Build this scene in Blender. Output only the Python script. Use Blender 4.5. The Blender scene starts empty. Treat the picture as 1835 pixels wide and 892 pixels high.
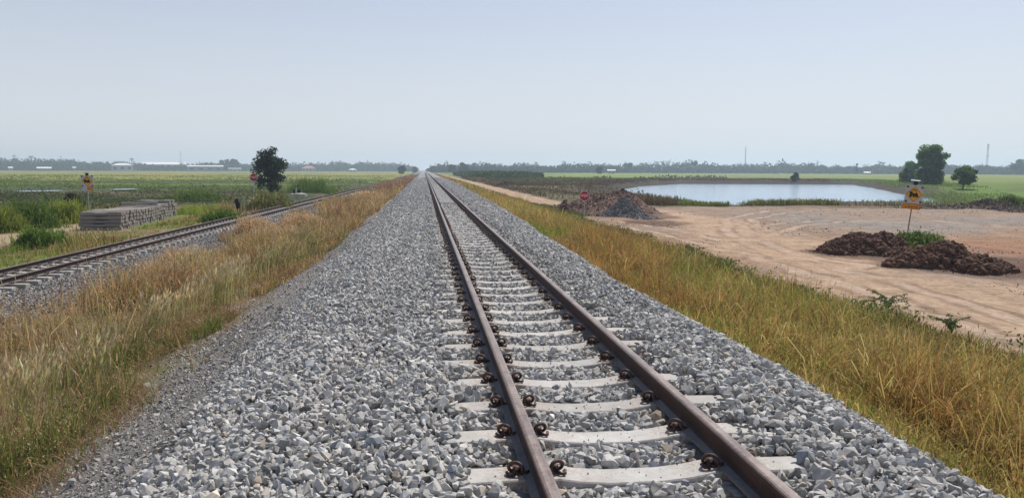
import bpy, bmesh, math
import numpy as np
from mathutils import Vector, Matrix

sc = bpy.context.scene
COL = sc.collection
RNG = np.random.default_rng(11)
R = math.radians

# ---------------------------------------------------------------- camera model
F, CX, CY = 1378.0, 917.5, 446.0
VX, VY = 760.0, 304.0
H = 1.45
_d = np.array([VX - CX, CY - VY, -F]); _e = _d + np.array([1000, -3.5, 0])
_d /= np.linalg.norm(_d); _Z = np.cross(_e, _d); _Z /= np.linalg.norm(_Z); _X = np.cross(_d, _Z)
M = np.stack([_X, _d, _Z], 1)                      # camera axes from world axes

def at(px, py, z):
    """the point at height z on the ground that the photo shows at (px, py)"""
    r = M.T @ np.array([px - CX, CY - py, -F]); t = (z - H) / r[2]
    return np.array([r[0] * t, r[1] * t, z])

def along(px, dist):
    """ground position (x, y) in the compass direction of photo column px, dist metres away"""
    r = M.T @ np.array([px - CX, CY - 310, -F]); r = r[:2] / np.linalg.norm(r[:2])
    return r * dist

cam = bpy.data.cameras.new('camera'); camo = bpy.data.objects.new('camera', cam); COL.objects.link(camo)
mw = Matrix([[*M.T[i], (0, 0, H)[i]] for i in range(3)] + [[0, 0, 0, 1]])
camo.matrix_world = mw
cam.sensor_width = 36; cam.lens = 36 * F / 1835; cam.clip_end = 20000; cam.clip_start = 0.05
sc.camera = camo

# ---------------------------------------------------------------- noise
def _hash(ix, iy, s):
    h = (ix.astype(np.int64) * 374761393 + iy.astype(np.int64) * 668265263 + s * 974634777) & 0xffffffff
    h = ((h ^ (h >> 13)) * 1274126177) & 0xffffffff
    return ((h ^ (h >> 16)) & 0xffff) / 65535.0
def vn(x, y, s=0):
    x = np.asarray(x, float); y = np.asarray(y, float)
    ix = np.floor(x); iy = np.floor(y); fx = x - ix; fy = y - iy
    fx = fx * fx * (3 - 2 * fx); fy = fy * fy * (3 - 2 * fy)
    a = _hash(ix, iy, s); b = _hash(ix + 1, iy, s); c = _hash(ix, iy + 1, s); d = _hash(ix + 1, iy + 1, s)
    return (a * (1 - fx) + b * fx) * (1 - fy) + (c * (1 - fx) + d * fx) * fy
def fbm(x, y, s=0, o=4):
    t = 0; a = .5
    for i in range(o):
        t = t + a * vn(x * 2 ** i, y * 2 ** i, s + i * 7); a *= .5
    return t / (1 - .5 ** o)
def ss(a, b, x):
    t = np.clip((x - a) / (b - a), 0, 1); return t * t * (3 - 2 * t)

# ---------------------------------------------------------------- mesh helpers
def np_mesh(name, V, Fc, col=None, smooth=False):
    V = np.ascontiguousarray(V, np.float32); Fc = np.ascontiguousarray(Fc, np.int32)
    n, k = Fc.shape
    me = bpy.data.meshes.new(name)
    me.vertices.add(len(V)); me.vertices.foreach_set('co', V.ravel())
    me.loops.add(n * k); me.loops.foreach_set('vertex_index', Fc.ravel())
    me.polygons.add(n); me.polygons.foreach_set('loop_start', np.arange(0, n * k, k, dtype=np.int32))
    me.update(calc_edges=True)
    me.polygons.foreach_set('use_smooth', np.full(n, smooth, bool))
    if col is not None:
        c = np.ones((len(V), 4), np.float32); c[:, :3] = np.clip(col, 0, 1)
        at_ = me.attributes.new('Col', 'FLOAT_COLOR', 'POINT'); at_.data.foreach_set('color', c.ravel())
    me.validate()
    return me

def link(name, me, mat=None, parent=None, loc=(0, 0, 0)):
    o = bpy.data.objects.new(name, me); COL.objects.link(o); o.location = loc
    if mat is not None and me is not None and not me.materials: me.materials.append(mat)
    if parent is not None: o.parent = parent
    return o
def tag(o, label=None, cat=None, group=None, kind=None):
    if label: o['label'] = label
    if cat: o['category'] = cat
    if group: o['group'] = group
    if kind: o['kind'] = kind
    return o
def thing(name, label, cat, loc, rz=0, group=None):
    o = link(name, None, loc=tuple(float(v) for v in loc)); o.rotation_euler.z = rz
    o.empty_display_size = .1
    return tag(o, label, cat, group)

class MB:
    def __init__(s): s.v = []; s.f = []
    def add(s, vs, fs):
        b = len(s.v); s.v += [tuple(map(float, p)) for p in vs]; s.f += [tuple(b + i for i in f) for f in fs]
    def box(s, c, d, rz=0, top=1.0):
        x, y, z = [k / 2 for k in d]; q = []
        for sz in (-1, 1):
            t = top if sz > 0 else 1
            for sx, sy in ((-1, -1), (1, -1), (1, 1), (-1, 1)):
                px, py = sx * x * t, sy * y * t
                q.append((c[0] + px * math.cos(rz) - py * math.sin(rz), c[1] + px * math.sin(rz) + py * math.cos(rz), c[2] + sz * z))
        s.add(q, [(3, 2, 1, 0), (4, 5, 6, 7), (0, 1, 5, 4), (1, 2, 6, 5), (2, 3, 7, 6), (3, 0, 4, 7)])
    def tube(s, pts, rad, n=8, cap=True):
        pts = [Vector(p) for p in pts]; rr = rad if hasattr(rad, '__len__') else [rad] * len(pts); rings = []
        ref = None
        for i, p in enumerate(pts):
            t = (pts[min(i + 1, len(pts) - 1)] - pts[max(i - 1, 0)]).normalized()
            if ref is None: ref = t.orthogonal()
            ref = (ref - t * ref.dot(t)).normalized(); b = t.cross(ref)
            rings.append([p + (ref * math.cos(2 * math.pi * j / n) + b * math.sin(2 * math.pi * j / n)) * rr[i] for j in range(n)])
        vs = [p for r_ in rings for p in r_]; fs = []
        for i in range(len(pts) - 1):
            for j in range(n):
                k = (j + 1) % n; fs.append((i * n + j, i * n + k, (i + 1) * n + k, (i + 1) * n + j))
        if cap:
            fs.append(tuple(range(n - 1, -1, -1))); e = (len(pts) - 1) * n; fs.append(tuple(e + j for j in range(n)))
        s.add(vs, fs)
    def prism(s, poly, y0, y1):
        """polygon in x-z, extruded along y"""
        n = len(poly)
        s.add([(p[0], y0, p[1]) for p in poly] + [(p[0], y1, p[1]) for p in poly],
              [tuple(range(n)), tuple(range(2 * n - 1, n - 1, -1))] + [(i, i + n, (i + 1) % n + n, (i + 1) % n) for i in range(n)])
    def mesh(s, name, smooth=False):
        me = bpy.data.meshes.new(name); me.from_pydata(s.v, [], s.f)
        bm = bmesh.new(); bm.from_mesh(me); bmesh.ops.recalc_face_normals(bm, faces=bm.faces); bm.to_mesh(me); bm.free()
        if smooth:
            me.polygons.foreach_set('use_smooth', np.ones(len(me.polygons), bool))
        return me
    def obj(s, name, mat, parent=None, loc=(0, 0, 0), smooth=False):
        return link(name, s.mesh(name, smooth), mat, parent, loc)

def circ(cx, cz, r, n=20, a0=0.0):
    return [(cx + r * math.cos(a0 + 2 * math.pi * i / n), cz + r * math.sin(a0 + 2 * math.pi * i / n)) for i in range(n)]

# ---------------------------------------------------------------- materials
class NT:
    def __init__(s, name):
        s.m = bpy.data.materials.new(name); s.m.use_nodes = True; s.t = s.m.node_tree; s.t.nodes.clear()
        s.out = s.n('ShaderNodeOutputMaterial')
    def n(s, ty, ins=None, **kw):
        q = s.t.nodes.new(ty)
        for k, v in kw.items(): setattr(q, k, v)
        for k, v in (ins or {}).items(): s.put(q, k, v)
        return q
    def put(s, q, k, v):
        i = q.inputs[k]
        if isinstance(v, bpy.types.NodeSocket): s.t.links.new(v, i)
        elif hasattr(v, '__len__') and len(v) == 3 and i.type == 'RGBA': i.default_value = (*v, 1)
        else: i.default_value = v
    def noise(s, vec, scale, detail=4, rough=.55):
        q = s.n('ShaderNodeTexNoise', {'Scale': scale, 'Detail': detail, 'Roughness': rough}); s.t.links.new(vec, q.inputs['Vector']); return q.outputs['Fac']
    def ramp(s, fac, a, b, lo=0., hi=1.):
        q = s.n('ShaderNodeMapRange', {'Value': fac, 'From Min': a, 'From Max': b, 'To Min': lo, 'To Max': hi}); return q.outputs[0]
    def mix(s, fac, a, b, blend='MIX'):
        q = s.n('ShaderNodeMix', data_type='RGBA', blend_type=blend)
        for i, v in ((0, fac), (6, a), (7, b)):
            if isinstance(v, bpy.types.NodeSocket): s.t.links.new(v, q.inputs[i])
            elif hasattr(v, '__len__'): q.inputs[i].default_value = (*v, 1)
            else: q.inputs[i].default_value = v
        return q.outputs[2]
    def math(s, op, a, b=0.):
        q = s.n('ShaderNodeMath', operation=op)
        for i, v in ((0, a), (1, b)):
            if isinstance(v, bpy.types.NodeSocket): s.t.links.new(v, q.inputs[i])
            else: q.inputs[i].default_value = v
        return q.outputs[0]
    def gray(s, f):
        q = s.n('ShaderNodeCombineColor')
        for i in range(3): s.t.links.new(f, q.inputs[i])
        return q.outputs[0]
    def bump(s, h, strength, dist):
        return s.n('ShaderNodeBump', {'Height': h, 'Strength': strength, 'Distance': dist}).outputs[0]
    def bsdf(s, color, rough=.9, normal=None, metal=0., spec=.3):
        q = s.n('ShaderNodeBsdfPrincipled', {'Base Color': color, 'Roughness': rough, 'Metallic': metal, 'Specular IOR Level': spec})
        if normal is not None: s.t.links.new(normal, q.inputs['Normal'])
        return q
    def done(s, sh):
        s.t.links.new(sh.outputs[0], s.out.inputs['Surface']); return s.m
    @property
    def pos(s): return s.n('ShaderNodeNewGeometry').outputs['Position']
    @property
    def obc(s): return s.n('ShaderNodeTexCoord').outputs['Object']
    @property
    def att(s): return s.n('ShaderNodeAttribute', attribute_name='Col').outputs['Color']

def plain(name, color, rough=.7, metal=0., var=.25, scale=6., bump=0., spec=.3, world=False):
    t = NT(name); v = t.pos if world else t.obc
    f = t.noise(v, scale, 5)
    k = t.ramp(f, .25, .75, 1 - var, 1 + var)
    c = t.mix(1., color, t.gray(k), 'MULTIPLY')
    nrm = t.bump(t.noise(v, scale * 5, 4), bump, .01) if bump else None
    return t.done(t.bsdf(c, rough, nrm, metal, spec))

def leafy(name, transl=.35, var=.25, rough=.6):
    t = NT(name); c = t.att
    k = t.ramp(t.noise(t.pos, 1.3, 3), .3, .7, 1 - var, 1 + var)
    c = t.mix(1., c, t.gray(k), 'MULTIPLY')
    d = t.bsdf(c, .75, spec=.12); tr = t.n('ShaderNodeBsdfTranslucent', {'Color': c})
    m = t.n('ShaderNodeMixShader', {0: transl, 1: d.outputs[0], 2: tr.outputs[0]})
    return t.done(m)

def ground_mat():
    t = NT('ground_surface'); c = t.att; p = t.pos
    n1 = t.noise(p, .9, 6, .65); n2 = t.noise(p, 14., 4, .6); n3 = t.noise(p, .12, 4, .6)
    k = t.math('MULTIPLY', t.ramp(n1, .25, .75, .78, 1.22), t.ramp(n2, .25, .75, .8, 1.2))
    k = t.math('MULTIPLY', k, t.ramp(n3, .3, .7, .85, 1.15))
    c = t.mix(1., c, t.gray(k), 'MULTIPLY')
    h = t.math('ADD', t.noise(p, 5., 6, .7), t.math('MULTIPLY', t.noise(p, 40., 3, .6), .3))
    return t.done(t.bsdf(c, .95, t.bump(h, .9, .06), spec=.1))

def dirt_mat():
    t = NT('dirt_surface'); c = t.att; p = t.pos
    u = t.n('ShaderNodeAttribute', attribute_name='lane').outputs['Fac']       # metres across the vehicle lane
    fade = t.ramp(t.math('ABSOLUTE', u), 2.5, 4.2, 1, 0)
    wob = t.noise(p, .35, 3)
    cv = t.n('ShaderNodeCombineXYZ', {0: t.math('ADD', u, t.math('MULTIPLY', wob, 1.6))})
    st = t.noise(cv.outputs[0], 3.2, 5, .7)
    brk = t.noise(p, .6, 4)
    kk = t.math('MULTIPLY', fade, t.ramp(brk, .35, .6, .3, 1))
    c = t.mix(t.math('MULTIPLY', kk, t.ramp(st, .52, .66, 0, .75)), c, (.48, .365, .275))
    c = t.mix(t.math('MULTIPLY', kk, t.ramp(st, .46, .34, 0, .6)), c, (.20, .135, .09))
    v = t.math('ADD', t.n('ShaderNodeAttribute', attribute_name='fork').outputs['Fac'], t.math('MULTIPLY', t.math('SUBTRACT', t.noise(p, .5, 3), .5), 1.2))
    rut = t.math('ABSOLUTE', t.math('SUBTRACT', t.math('ABSOLUTE', v), .8))                  # a pair of wheel ruts
    c = t.mix(t.math('MULTIPLY', t.ramp(rut, .12, .40, .9, 0), t.ramp(brk, .34, .5)), c, (.47, .35, .26))
    edge_ = t.math('ABSOLUTE', t.math('SUBTRACT', rut, .36))
    c = t.mix(t.math('MULTIPLY', t.ramp(edge_, .05, .18, .55, 0), t.ramp(brk, .38, .54)), c, (.19, .12, .08))
    # gravel thrown over the dirt in drifts
    g = t.ramp(t.noise(p, .22, 5, .65), .54, .7, 0, .42)
    sp = t.n('ShaderNodeTexVoronoi', {'Scale': 9., 'Vector': p}, feature='F1').outputs['Distance']
    gv = t.mix(t.ramp(sp, .15, .55), (.34, .29, .25), (.20, .165, .14))
    c = t.mix(g, c, gv)
    n1 = t.noise(p, 1.1, 6, .7); n2 = t.noise(p, 9., 5, .65)
    k = t.math('MULTIPLY', t.ramp(n1, .25, .75, .62, 1.3), t.ramp(n2, .25, .75, .68, 1.28))
    c = t.mix(1., c, t.gray(k), 'MULTIPLY')
    h = t.math('ADD', t.math('MULTIPLY', st, .6), t.math('ADD', t.noise(p, 3.5, 7, .72), t.math('MULTIPLY', sp, .25)))
    return t.done(t.bsdf(c, .97, t.bump(h, 1., .10), spec=.1))

def stone_mat():
    t = NT('crushed_stone'); c = t.att; p = t.pos
    k = t.ramp(t.noise(p, 28., 4, .6), .3, .7, .8, 1.18)
    c = t.mix(1., c, t.gray(k), 'MULTIPLY')
    return t.done(t.bsdf(c, .88, t.bump(t.noise(p, 60., 4, .6), .5, .006), spec=.25))
def bed_mat():
    t = NT('ballast_surface'); c = t.att; p = t.pos
    vo = t.n('ShaderNodeTexVoronoi', {'Scale': 13., 'Vector': p}, feature='F1')
    vc = t.n('ShaderNodeSeparateColor', {0: vo.outputs['Color']}).outputs[0]
    k = t.math('MULTIPLY', t.ramp(vc, 0, 1, .6, 1.3), t.ramp(t.noise(p, 1.2, 5), .3, .7, .85, 1.15))
    c = t.mix(1., c, t.gray(k), 'MULTIPLY')
    h = t.math('SUBTRACT', t.math('MULTIPLY', vc, .6), vo.outputs['Distance'])
    return t.done(t.bsdf(c, .92, t.bump(h, 1., .07), spec=.2))

def concrete_mat(name, col, rust=True):
    t = NT(name); o = t.obc
    inf = t.n('ShaderNodeObjectInfo').outputs['Random']
    c = t.mix(1., col, t.gray(t.ramp(inf, 0, 1, .86, 1.1)), 'MULTIPLY')
    off = t.n('ShaderNodeVectorMath', {0: t.pos}, operation='ADD').outputs[0]
    c = t.mix(1., c, t.gray(t.ramp(t.noise(off, 9., 6, .7), .25, .75, .78, 1.14)), 'MULTIPLY')
    c = t.mix(t.ramp(t.noise(off, 3., 5, .7), .48, .68, 0, .7), c, tuple(x * f for x, f in zip(col, (.68, .65, .60))))
    if rust:
        ax = t.math('ABSOLUTE', t.n('ShaderNodeSeparateXYZ', {0: o}).outputs[0])
        dd = t.math('ABSOLUTE', t.math('SUBTRACT', ax, .533))
        m = t.math('MULTIPLY', t.ramp(dd, .09, .33, 1, 0), t.ramp(t.math('ADD', t.math('MULTIPLY', t.noise(off, 55., 3), .6), t.math('MULTIPLY', t.noise(off, 9., 4), .4)), .46, .58, 0, .8))
        c = t.mix(m, c, (.26, .15, .10))
    return t.done(t.bsdf(c, .85, t.bump(t.noise(off, 45., 5, .7), .25, .01), spec=.25))

def rust_mat(name, a, b, rough=.75, metal=0., spec=.3):
    t = NT(name); p = t.pos
    mp = t.n('ShaderNodeMapping', {'Scale': (1, .12, 1)}); t.t.links.new(p, mp.inputs['Vector'])
    f = t.noise(mp.outputs[0], 14., 6, .65); g = t.noise(p, 30., 5, .7)
    c = t.mix(t.ramp(t.math('ADD', t.math('MULTIPLY', f, .6), t.math('MULTIPLY', g, .4)), .41, .58), a, b)
    c = t.mix(t.ramp(t.noise(p, 3.2, 5, .7), .5, .68, 0, .55), c, tuple(x * .55 for x in a))
    return t.done(t.bsdf(c, t.ramp(f, .3, .7, rough - .12, rough + .1), t.bump(g, .25, .004), metal, spec))

MT = dict(
    ground=ground_mat(), dirt=dirt_mat(), stone=stone_mat(), bed=bed_mat(),
    sleeper=concrete_mat('sleeper_concrete', (.47, .455, .43)),
    old_sleeper=concrete_mat('weathered_concrete', (.40, .385, .36)),
    stack_sleeper=concrete_mat('stored_concrete', (.28, .25, .22), False),
    web=rust_mat('rusty_web', (.036, .019, .015), (.085, .042, .029)),
    head=rust_mat('worn_running_surface', (.10, .060, .046), (.22, .155, .125), .45, 0., .5),
    foot=rust_mat('dusty_rail_foot', (.13, .12, .12), (.22, .205, .20), .85),
    clip=rust_mat('rusty_spring_steel', (.050, .030, .026), (.125, .068, .050), .6),
    band=rust_mat('running_band', (.15, .098, .074), (.31, .245, .21), .36, 0., .6),
    oldhead=rust_mat('dull_running_surface', (.12, .085, .07), (.19, .15, .13), .6, 0., .4),
    oldweb=rust_mat('dark_rusty_web', (.026, .019, .018), (.055, .034, .028)),
    grass=leafy('grass_blades', .5), leaf=leafy('tree_leaves', .35), far=leafy('distant_leaves', .2),
    bark=plain('bark', (.10, .075, .055), .9, bump=.5),
    steel=plain('galvanised_steel', (.42, .43, .44), .5, .3, .15),
    rustpole=plain('rusty_steel_post', (.17, .11, .08), .7, .0, .35, 8),
    alu=plain('pale_sign_sheet', (.50, .50, .50), .5, 0., .08),
    yellow=plain('yellow_reflective_sheet', (.80, .40, .02), .5, 0., .06),
    orange=plain('orange_reflective_sheet', (.78, .31, .02), .5, 0., .06),
    black=plain('black_sheet', (.012, .012, .014), .5, 0., .1),
    red=plain('red_reflective_sheet', (.45, .012, .025), .5, 0., .08),
    white=plain('white_sheet', (.75, .75, .74), .5, 0., .04),
    lens=plain('dark_green_lens', (.03, .08, .085), .15, 0., .1, spec=.6),
    solar=plain('solar_cells', (.16, .175, .20), .3, 0., .15, 30, spec=.8),
    clod=plain('dark_clay', (.125, .072, .051), .95, 0., .35, 3., .8, .1),
    redsoil=plain('reddish_soil', (.16, .105, .085), .97, 0., .35, 1.2, .9, .1),
    brightred=plain('red_laterite', (.36, .10, .07), .97, 0., .3, 1.5, .8, .1),
    greyheap=plain('grey_gravel_heap', (.17, .165, .16), .95, 0., .45, 5., 1., .1),
    darksoil=plain('dark_bank_soil', (.10, .075, .062), .97, 0., .35, 2., .9, .1),
    slab=plain('weathered_slab', (.45, .42, .38), .9, 0., .25, 5., .4),
    charred=plain('blackened_timber', (.018, .016, .017), .9, 0., .4, 9., .6),
    wallpale=plain('pale_cladding', (.40, .41, .43), .8, 0., .1, .3),
    wallgrey=plain('grey_cladding', (.20, .22, .26), .8, 0., .12, .3),
    roofwhite=plain('white_metal_roof', (.78, .78, .76), .5, 0., .06, .3),
    roofgrey=plain('grey_metal_roof', (.34, .35, .37), .6, 0., .1, .3),
    roofred=plain('red_roof', (.46, .17, .13), .7, 0., .12, .5),
    window=plain('dark_window', (.03, .035, .045), .2, 0., .1),
    mast=plain('painted_mast_steel', (.33, .34, .36), .6, 0., .1),
)

# ---------------------------------------------------------------- terrain
XC = 1.105                                       # centre of the main track
HALF = .5335
def xl(y): return np.interp(y, [0, 21, 150, 400, 1500], [-11.14, -10.73, -8.3, -7.6, -7.4])   # centre of the old track
ZL = -1.22                                       # top of the old rails
YARD = -1.5
POND = np.array([at(*p, -2.3)[:2] for p in ((1088, 341.5), (1140, 334), (1215, 329.5), (1370, 330), (1530, 331), (1580, 338), (1625, 350), (1660, 361),
                                            (1560, 361), (1490, 361), (1420, 361.5), (1345, 365), (1290, 364), (1230, 357), (1160, 350), (1100, 345))])
ZW = -2.3

def poly_sd(x, y, P):
    """signed distance to polygon P, negative inside"""
    d = np.full(x.shape, 1e9); inside = np.zeros(x.shape, bool)
    for i in range(len(P)):
        a = P[i]; b = P[(i + 1) % len(P)]; ab = b - a
        t = np.clip(((x - a[0]) * ab[0] + (y - a[1]) * ab[1]) / (ab @ ab), 0, 1)
        d = np.minimum(d, np.hypot(x - a[0] - t * ab[0], y - a[1] - t * ab[1]))
        c = ((a[1] > y) != (b[1] > y)) & (x < (b[0] - a[0]) * (y - a[1]) / (b[1] - a[1] + 1e-9) + a[0])
        inside ^= c
    return np.where(inside, -d, d)

LANE = np.array([at(*p, YARD)[:2] for p in ((2300, 660), (1990, 610), (1835, 568), (1620, 507), (1450, 460), (1350, 425), (1270, 400), (1150, 378))])
def lane_u(x, y):
    best = np.full(x.shape, 1e9); sgn = np.zeros(x.shape)
    for i in range(len(LANE) - 1):
        a = LANE[i]; ab = LANE[i + 1] - a; L = np.linalg.norm(ab)
        t = np.clip(((x - a[0]) * ab[0] + (y - a[1]) * ab[1]) / L ** 2, 0, 1)
        d = np.hypot(x - a[0] - t * ab[0], y - a[1] - t * ab[1])
        s = np.sign(((x - a[0]) * ab[1] - (y - a[1]) * ab[0]) / L)
        m = d < best; best = np.where(m, d, best); sgn = np.where(m, s, sgn)
    u = best * sgn
    xr = x - np.interp(y, [40, 400, 1500], [11.0, 10.3, 9.5])            # the lane along the railway
    return np.where((np.abs(xr) < np.abs(u)) & (y > 50), xr, u)
FORKS = [np.array([at(*p, YARD)[:2] for p in q]) for q in (((1340, 422), (1400, 404), (1520, 393), (1680, 397), (1900, 412)), ((1335, 420), (1325, 392), (1390, 378), (1600, 373), (1800, 376)), ((1500, 475), (1300, 440), (1180, 412), (1080, 396)), ((1835, 600), (1600, 520), (1420, 470), (1330, 432)))]
def fork_u(x, y):
    global LANE
    keep = LANE; best = np.full(x.shape, 99.)
    for q in FORKS:
        LANE = q; u = lane_u(x, y); best = np.where(np.abs(u) < np.abs(best), u, best)
    LANE = keep; return best

def toe_shift(y): return .45 * (fbm(y * .25, 3.1, 5) - .5) + np.interp(y, [0, 12, 40, 90], [0, 0, .5, 1.])
def gz(x, y):
    x = np.asarray(x, float); y = np.asarray(y, float)
    ts = toe_shift(y); xr = np.where(x > XC, x - np.clip(ts, -.2, 1) * ss(1.5, 3, x), x + .35 * toe_shift(y + 40) * ss(0, -1.5, x))
    zm = np.interp(xr, [-5.6, -3.5, -2.2, -0.95, .1, 2.75, 4.2, 6.5, 9], [-1.9, -1.5, -.98, -.24, -.2, -.2, -1.0, -1.42, YARD])
    a = np.abs(x - xl(y))
    zl = np.interp(a, [.85, 1.0, 1.35, 2.6], [ZL - .22, ZL - .265, ZL - .29, -1.98])
    left = np.interp(x, [-26, -13.3, -12.6], [-1.8, -1.7, -1.9])
    z = np.where(x < -5, np.maximum(zl, np.where(x < xl(y), left, -1.9)), zm)
    nat = 1 - ss(2.6, 1.4, np.abs(x - XC) - 1.2)
    nat = nat * ss(1.3, 2.2, a)
    z = z + nat * (.16 * (fbm(x * .5, y * .5, 21) - .5) + .35 * (fbm(x * .06, y * .06, 22, 3) - .5) * ss(12, 30, np.abs(x)) * ss(25, 60, y))
    sl = ss(.9, 2.2, np.abs(x - XC)) * (1 - nat)
    z = z + sl * .09 * (fbm(x * 1.1, y * .8, 8) - .5) + (1 - nat) * .03 * (fbm(x * 3, y * 3, 9) - .5)
    # the groove a grader left along the stones on the left
    z = z - .05 * np.exp(-((x + .55 + .25 * (fbm(y * .2, 0, 30) - .5)) / .22) ** 2) * (y < 60)
    # the bank falls from the yard edge to the near shore
    z = z - .80 * ss(61, 70, y) * ss(135, 110, y) * ss(16, 26, x) * ss(110, 80, x)
    # pond basin with banks
    m = (x > 15) & (y > 40) & (y < 330) & (x < 220)
    if np.any(m):
        sd = poly_sd(x[m], y[m], POND) + 2.0 * (fbm(x[m] * .12, y[m] * .12, 40) - .5)
        zz = z[m] + .25 * ss(14, 3, sd) * ss(90, 130, y[m])
        z = z.copy(); z[m] = np.where(sd < 1.2, zz + (-3.3 - zz) * ss(1.6, -3.5, sd), zz)
    return z

HEAPS = [(*at(px, py, YARD)[:2], r_) for px, py, r_ in ((1545, 455, 1.7), (1600, 458, 1.6), (1660, 478, 1.5), (1720, 480, 1.8), (1785, 478, 1.6), (1830, 470, 1.5), (1040, 384, 2.6), (1095, 380, 3.2), (1150, 388, 2.4), (1180, 400, 2.))]
def mixc(c, k, w): return c * (1 - w[..., None]) + np.asarray(k) * w[..., None]
def dirt_w(x, y):
    n = fbm(x * .25, y * .25, 51) - .5
    ynear = np.interp(x, [9, 14, 25, 44, 70, 110], [60, 61, 61.5, 55, 55, 60])
    w = ss(8.7, 9.5, x + 1.6 * n) * ss(ynear + 3, ynear - 2, y + 10 * n) * ss(130, 100, x)
    xr = np.abs(x - np.interp(y, [40, 400, 1500], [11.0, 10.3, 9.5]))
    road = ss(1.9, 1.0, xr + 1.2 * n) * (y > 40) * ss(700, 500, y)
    return np.maximum(w, road), road
def bed_w(x, y):
    ts = toe_shift(y)
    w = ss(-2.35, -1.95, x + np.interp(y, [3, 9, 20], [-.25, 0, .2]) + .9 * (fbm(x * 1.2, y * .5, 60) - .5)) * ss(4.3, 3.9, x - np.clip(ts, -.2, 1))
    w2 = ss(2.15, 1.8, np.abs(x - xl(y)) + .5 * (fbm(x, y, 61) - .5))
    return np.maximum(w, w2)

def ground_col(x, y):
    n1 = fbm(x * .08, y * .08, 70); n2 = fbm(x * .5, y * .5, 71); n3 = fbm(x * .02, y * .006, 72); n4 = fbm(x * .03, y * .012, 73)
    c = np.empty(x.shape + (3,)); c[:] = (.20, .145, .085)
    c = mixc(c, (.15, .15, .055), ss(.5, .68, n2))
    # bare gravelly soil beside the stones
    c = mixc(c, (.25, .232, .215), ss(-3.9, -3.2, x + 1.2 * (n2 - .5)) * (x < 0))
    c = mixc(c, (.24, .165, .11), ss(.5, .66, fbm(x * .9, y * .35, 74)) * ss(-4.6, -4.0, x) * ss(-2.6, -3.1, x) * .7)
    c = mixc(c, (.185, .115, .075), ss(.42, .58, fbm(x * 1.6, y * .9, 81)) * ss(-2.9, -3.4, x) * (x > -6) * ss(8.4, 6.8, y) * .9)
    # left of the old track
    L = (x < xl(y) - 1.8) * 1.0
    c = mixc(c, (.27, .19, .125), L * ss(.75, .3, n2) * ss(75, 55, y))
    c = mixc(c, (.14, .17, .045), L * ss(.42, .58, n1 + .15 * (n2 - .5)) * ss(80, 50, y))
    c = mixc(c, (.36, .27, .19), L * ss(1.9, 1.1, np.abs(x + 19.2) + 1.2 * (n2 - .5)) * ss(85, 70, y))
    far = L * ss(60, 74, y + 16 * (n1 - .5))
    c = mixc(c, (.062, .07, .036), far)
    c = mixc(c, (.085, .07, .045), far * ss(.5, .62, n1) * .8)
    c = mixc(c, (.11, .08, .05), far * ss(.52, .62, fbm(x * .03, y * .09, 79)) * ss(140, 110, y) * .8)
    c = mixc(c, (.13, .17, .038), far * ss(105, 150, y + 60 * (n4 - .5)))
    c = mixc(c, (.055, .07, .034), far * ss(.47, .58, fbm(x * .02 + 4, y * .035, 80)) * ss(330, 230, y) * .85)
    c = mixc(c, (.225, .225, .05), far * ss(200, 300, y + 90 * (n4 - .5)))
    c = mixc(c, (.19, .155, .06), far * ss(.5, .65, n3) * ss(260, 400, y) * .6)
    c = mixc(c, (.125, .145, .05), far * ss(.5, .4, n3) * ss(260, 400, y) * .6)
    # right beyond the yard
    Rr = ss(11.5, 14, x) * ss(52, 62, y + 8 * (n1 - .5))
    c = mixc(c, (.145, .11, .078), Rr)
    c = mixc(c, (.10, .105, .05), Rr * ss(.48, .62, n1))
    g = Rr * ss(290, 340, y + 40 * (n4 - .5))
    c = mixc(c, (.17, .23, .05), g)
    c = mixc(c, (.13, .15, .05), g * ss(.48, .6, n3))
    Gr = ss(0, 14, x - np.interp(y, [40, 60, 110, 200, 260], [46, 44, 68, 117, 140])) * ss(50, 58, y + 8 * (n1 - .5)) * (x > 30)
    c = mixc(c, (.12, .185, .04), Gr)
    c = mixc(c, (.085, .11, .035), Gr * ss(.5, .65, n1) * .7)
    c = mixc(c, (.17, .205, .05), Gr * ss(150, 230, y + 60 * (n4 - .5)))
    if np.any((x > 15) & (y > 40) & (y < 330)):
        c = mixc(c, (.06, .052, .036), ss(11, 2, poly_sd(x, y, POND)) * (y > 78) * (y < 330) * ss(74, 66, x - .45 * y))
    # dirt yard and road
    w, road = dirt_w(x, y)
    d = np.empty(x.shape + (3,)); d[:] = (.33, .218, .145)
    d = mixc(d, (.31, .175, .11), ss(.48, .62, n1) * .85)
    d = mixc(d, (.30, .235, .185), ss(.47, .36, n1) * .7)
    d = mixc(d, (.30, .235, .19), ss(46, 60, y) * .7 * (1 - road))
    u = np.abs(lane_u(x, y))
    d = mixc(d, (.26, .235, .21), ss(.5, .66, fbm(x * .16 + 9, y * .16, 78)) * ss(14, 22, x) * .8)
    d = mixc(d, (.46, .325, .22), ss(3.6, 1.6, u + 2.0 * (n2 - .5)) * .85)
    for hx, hy, hr in HEAPS:
        d = mixc(d, (.15, .095, .07), ss(1.25, .75, np.hypot(x - hx, (y - hy) * .8) / hr + .9 * (n2 - .5)) * .9)
    c = c * (1 - w[..., None]) + d * w[..., None]
    b = bed_w(x, y)
    bc = np.where((x > -5)[..., None], np.array((.34, .335, .33)), np.array((.22, .215, .215)))
    bc = bc * (1 - .15 * ss(.5, .7, n2))[..., None]
    return c * (1 - b[..., None]) + bc * b[..., None]

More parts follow.
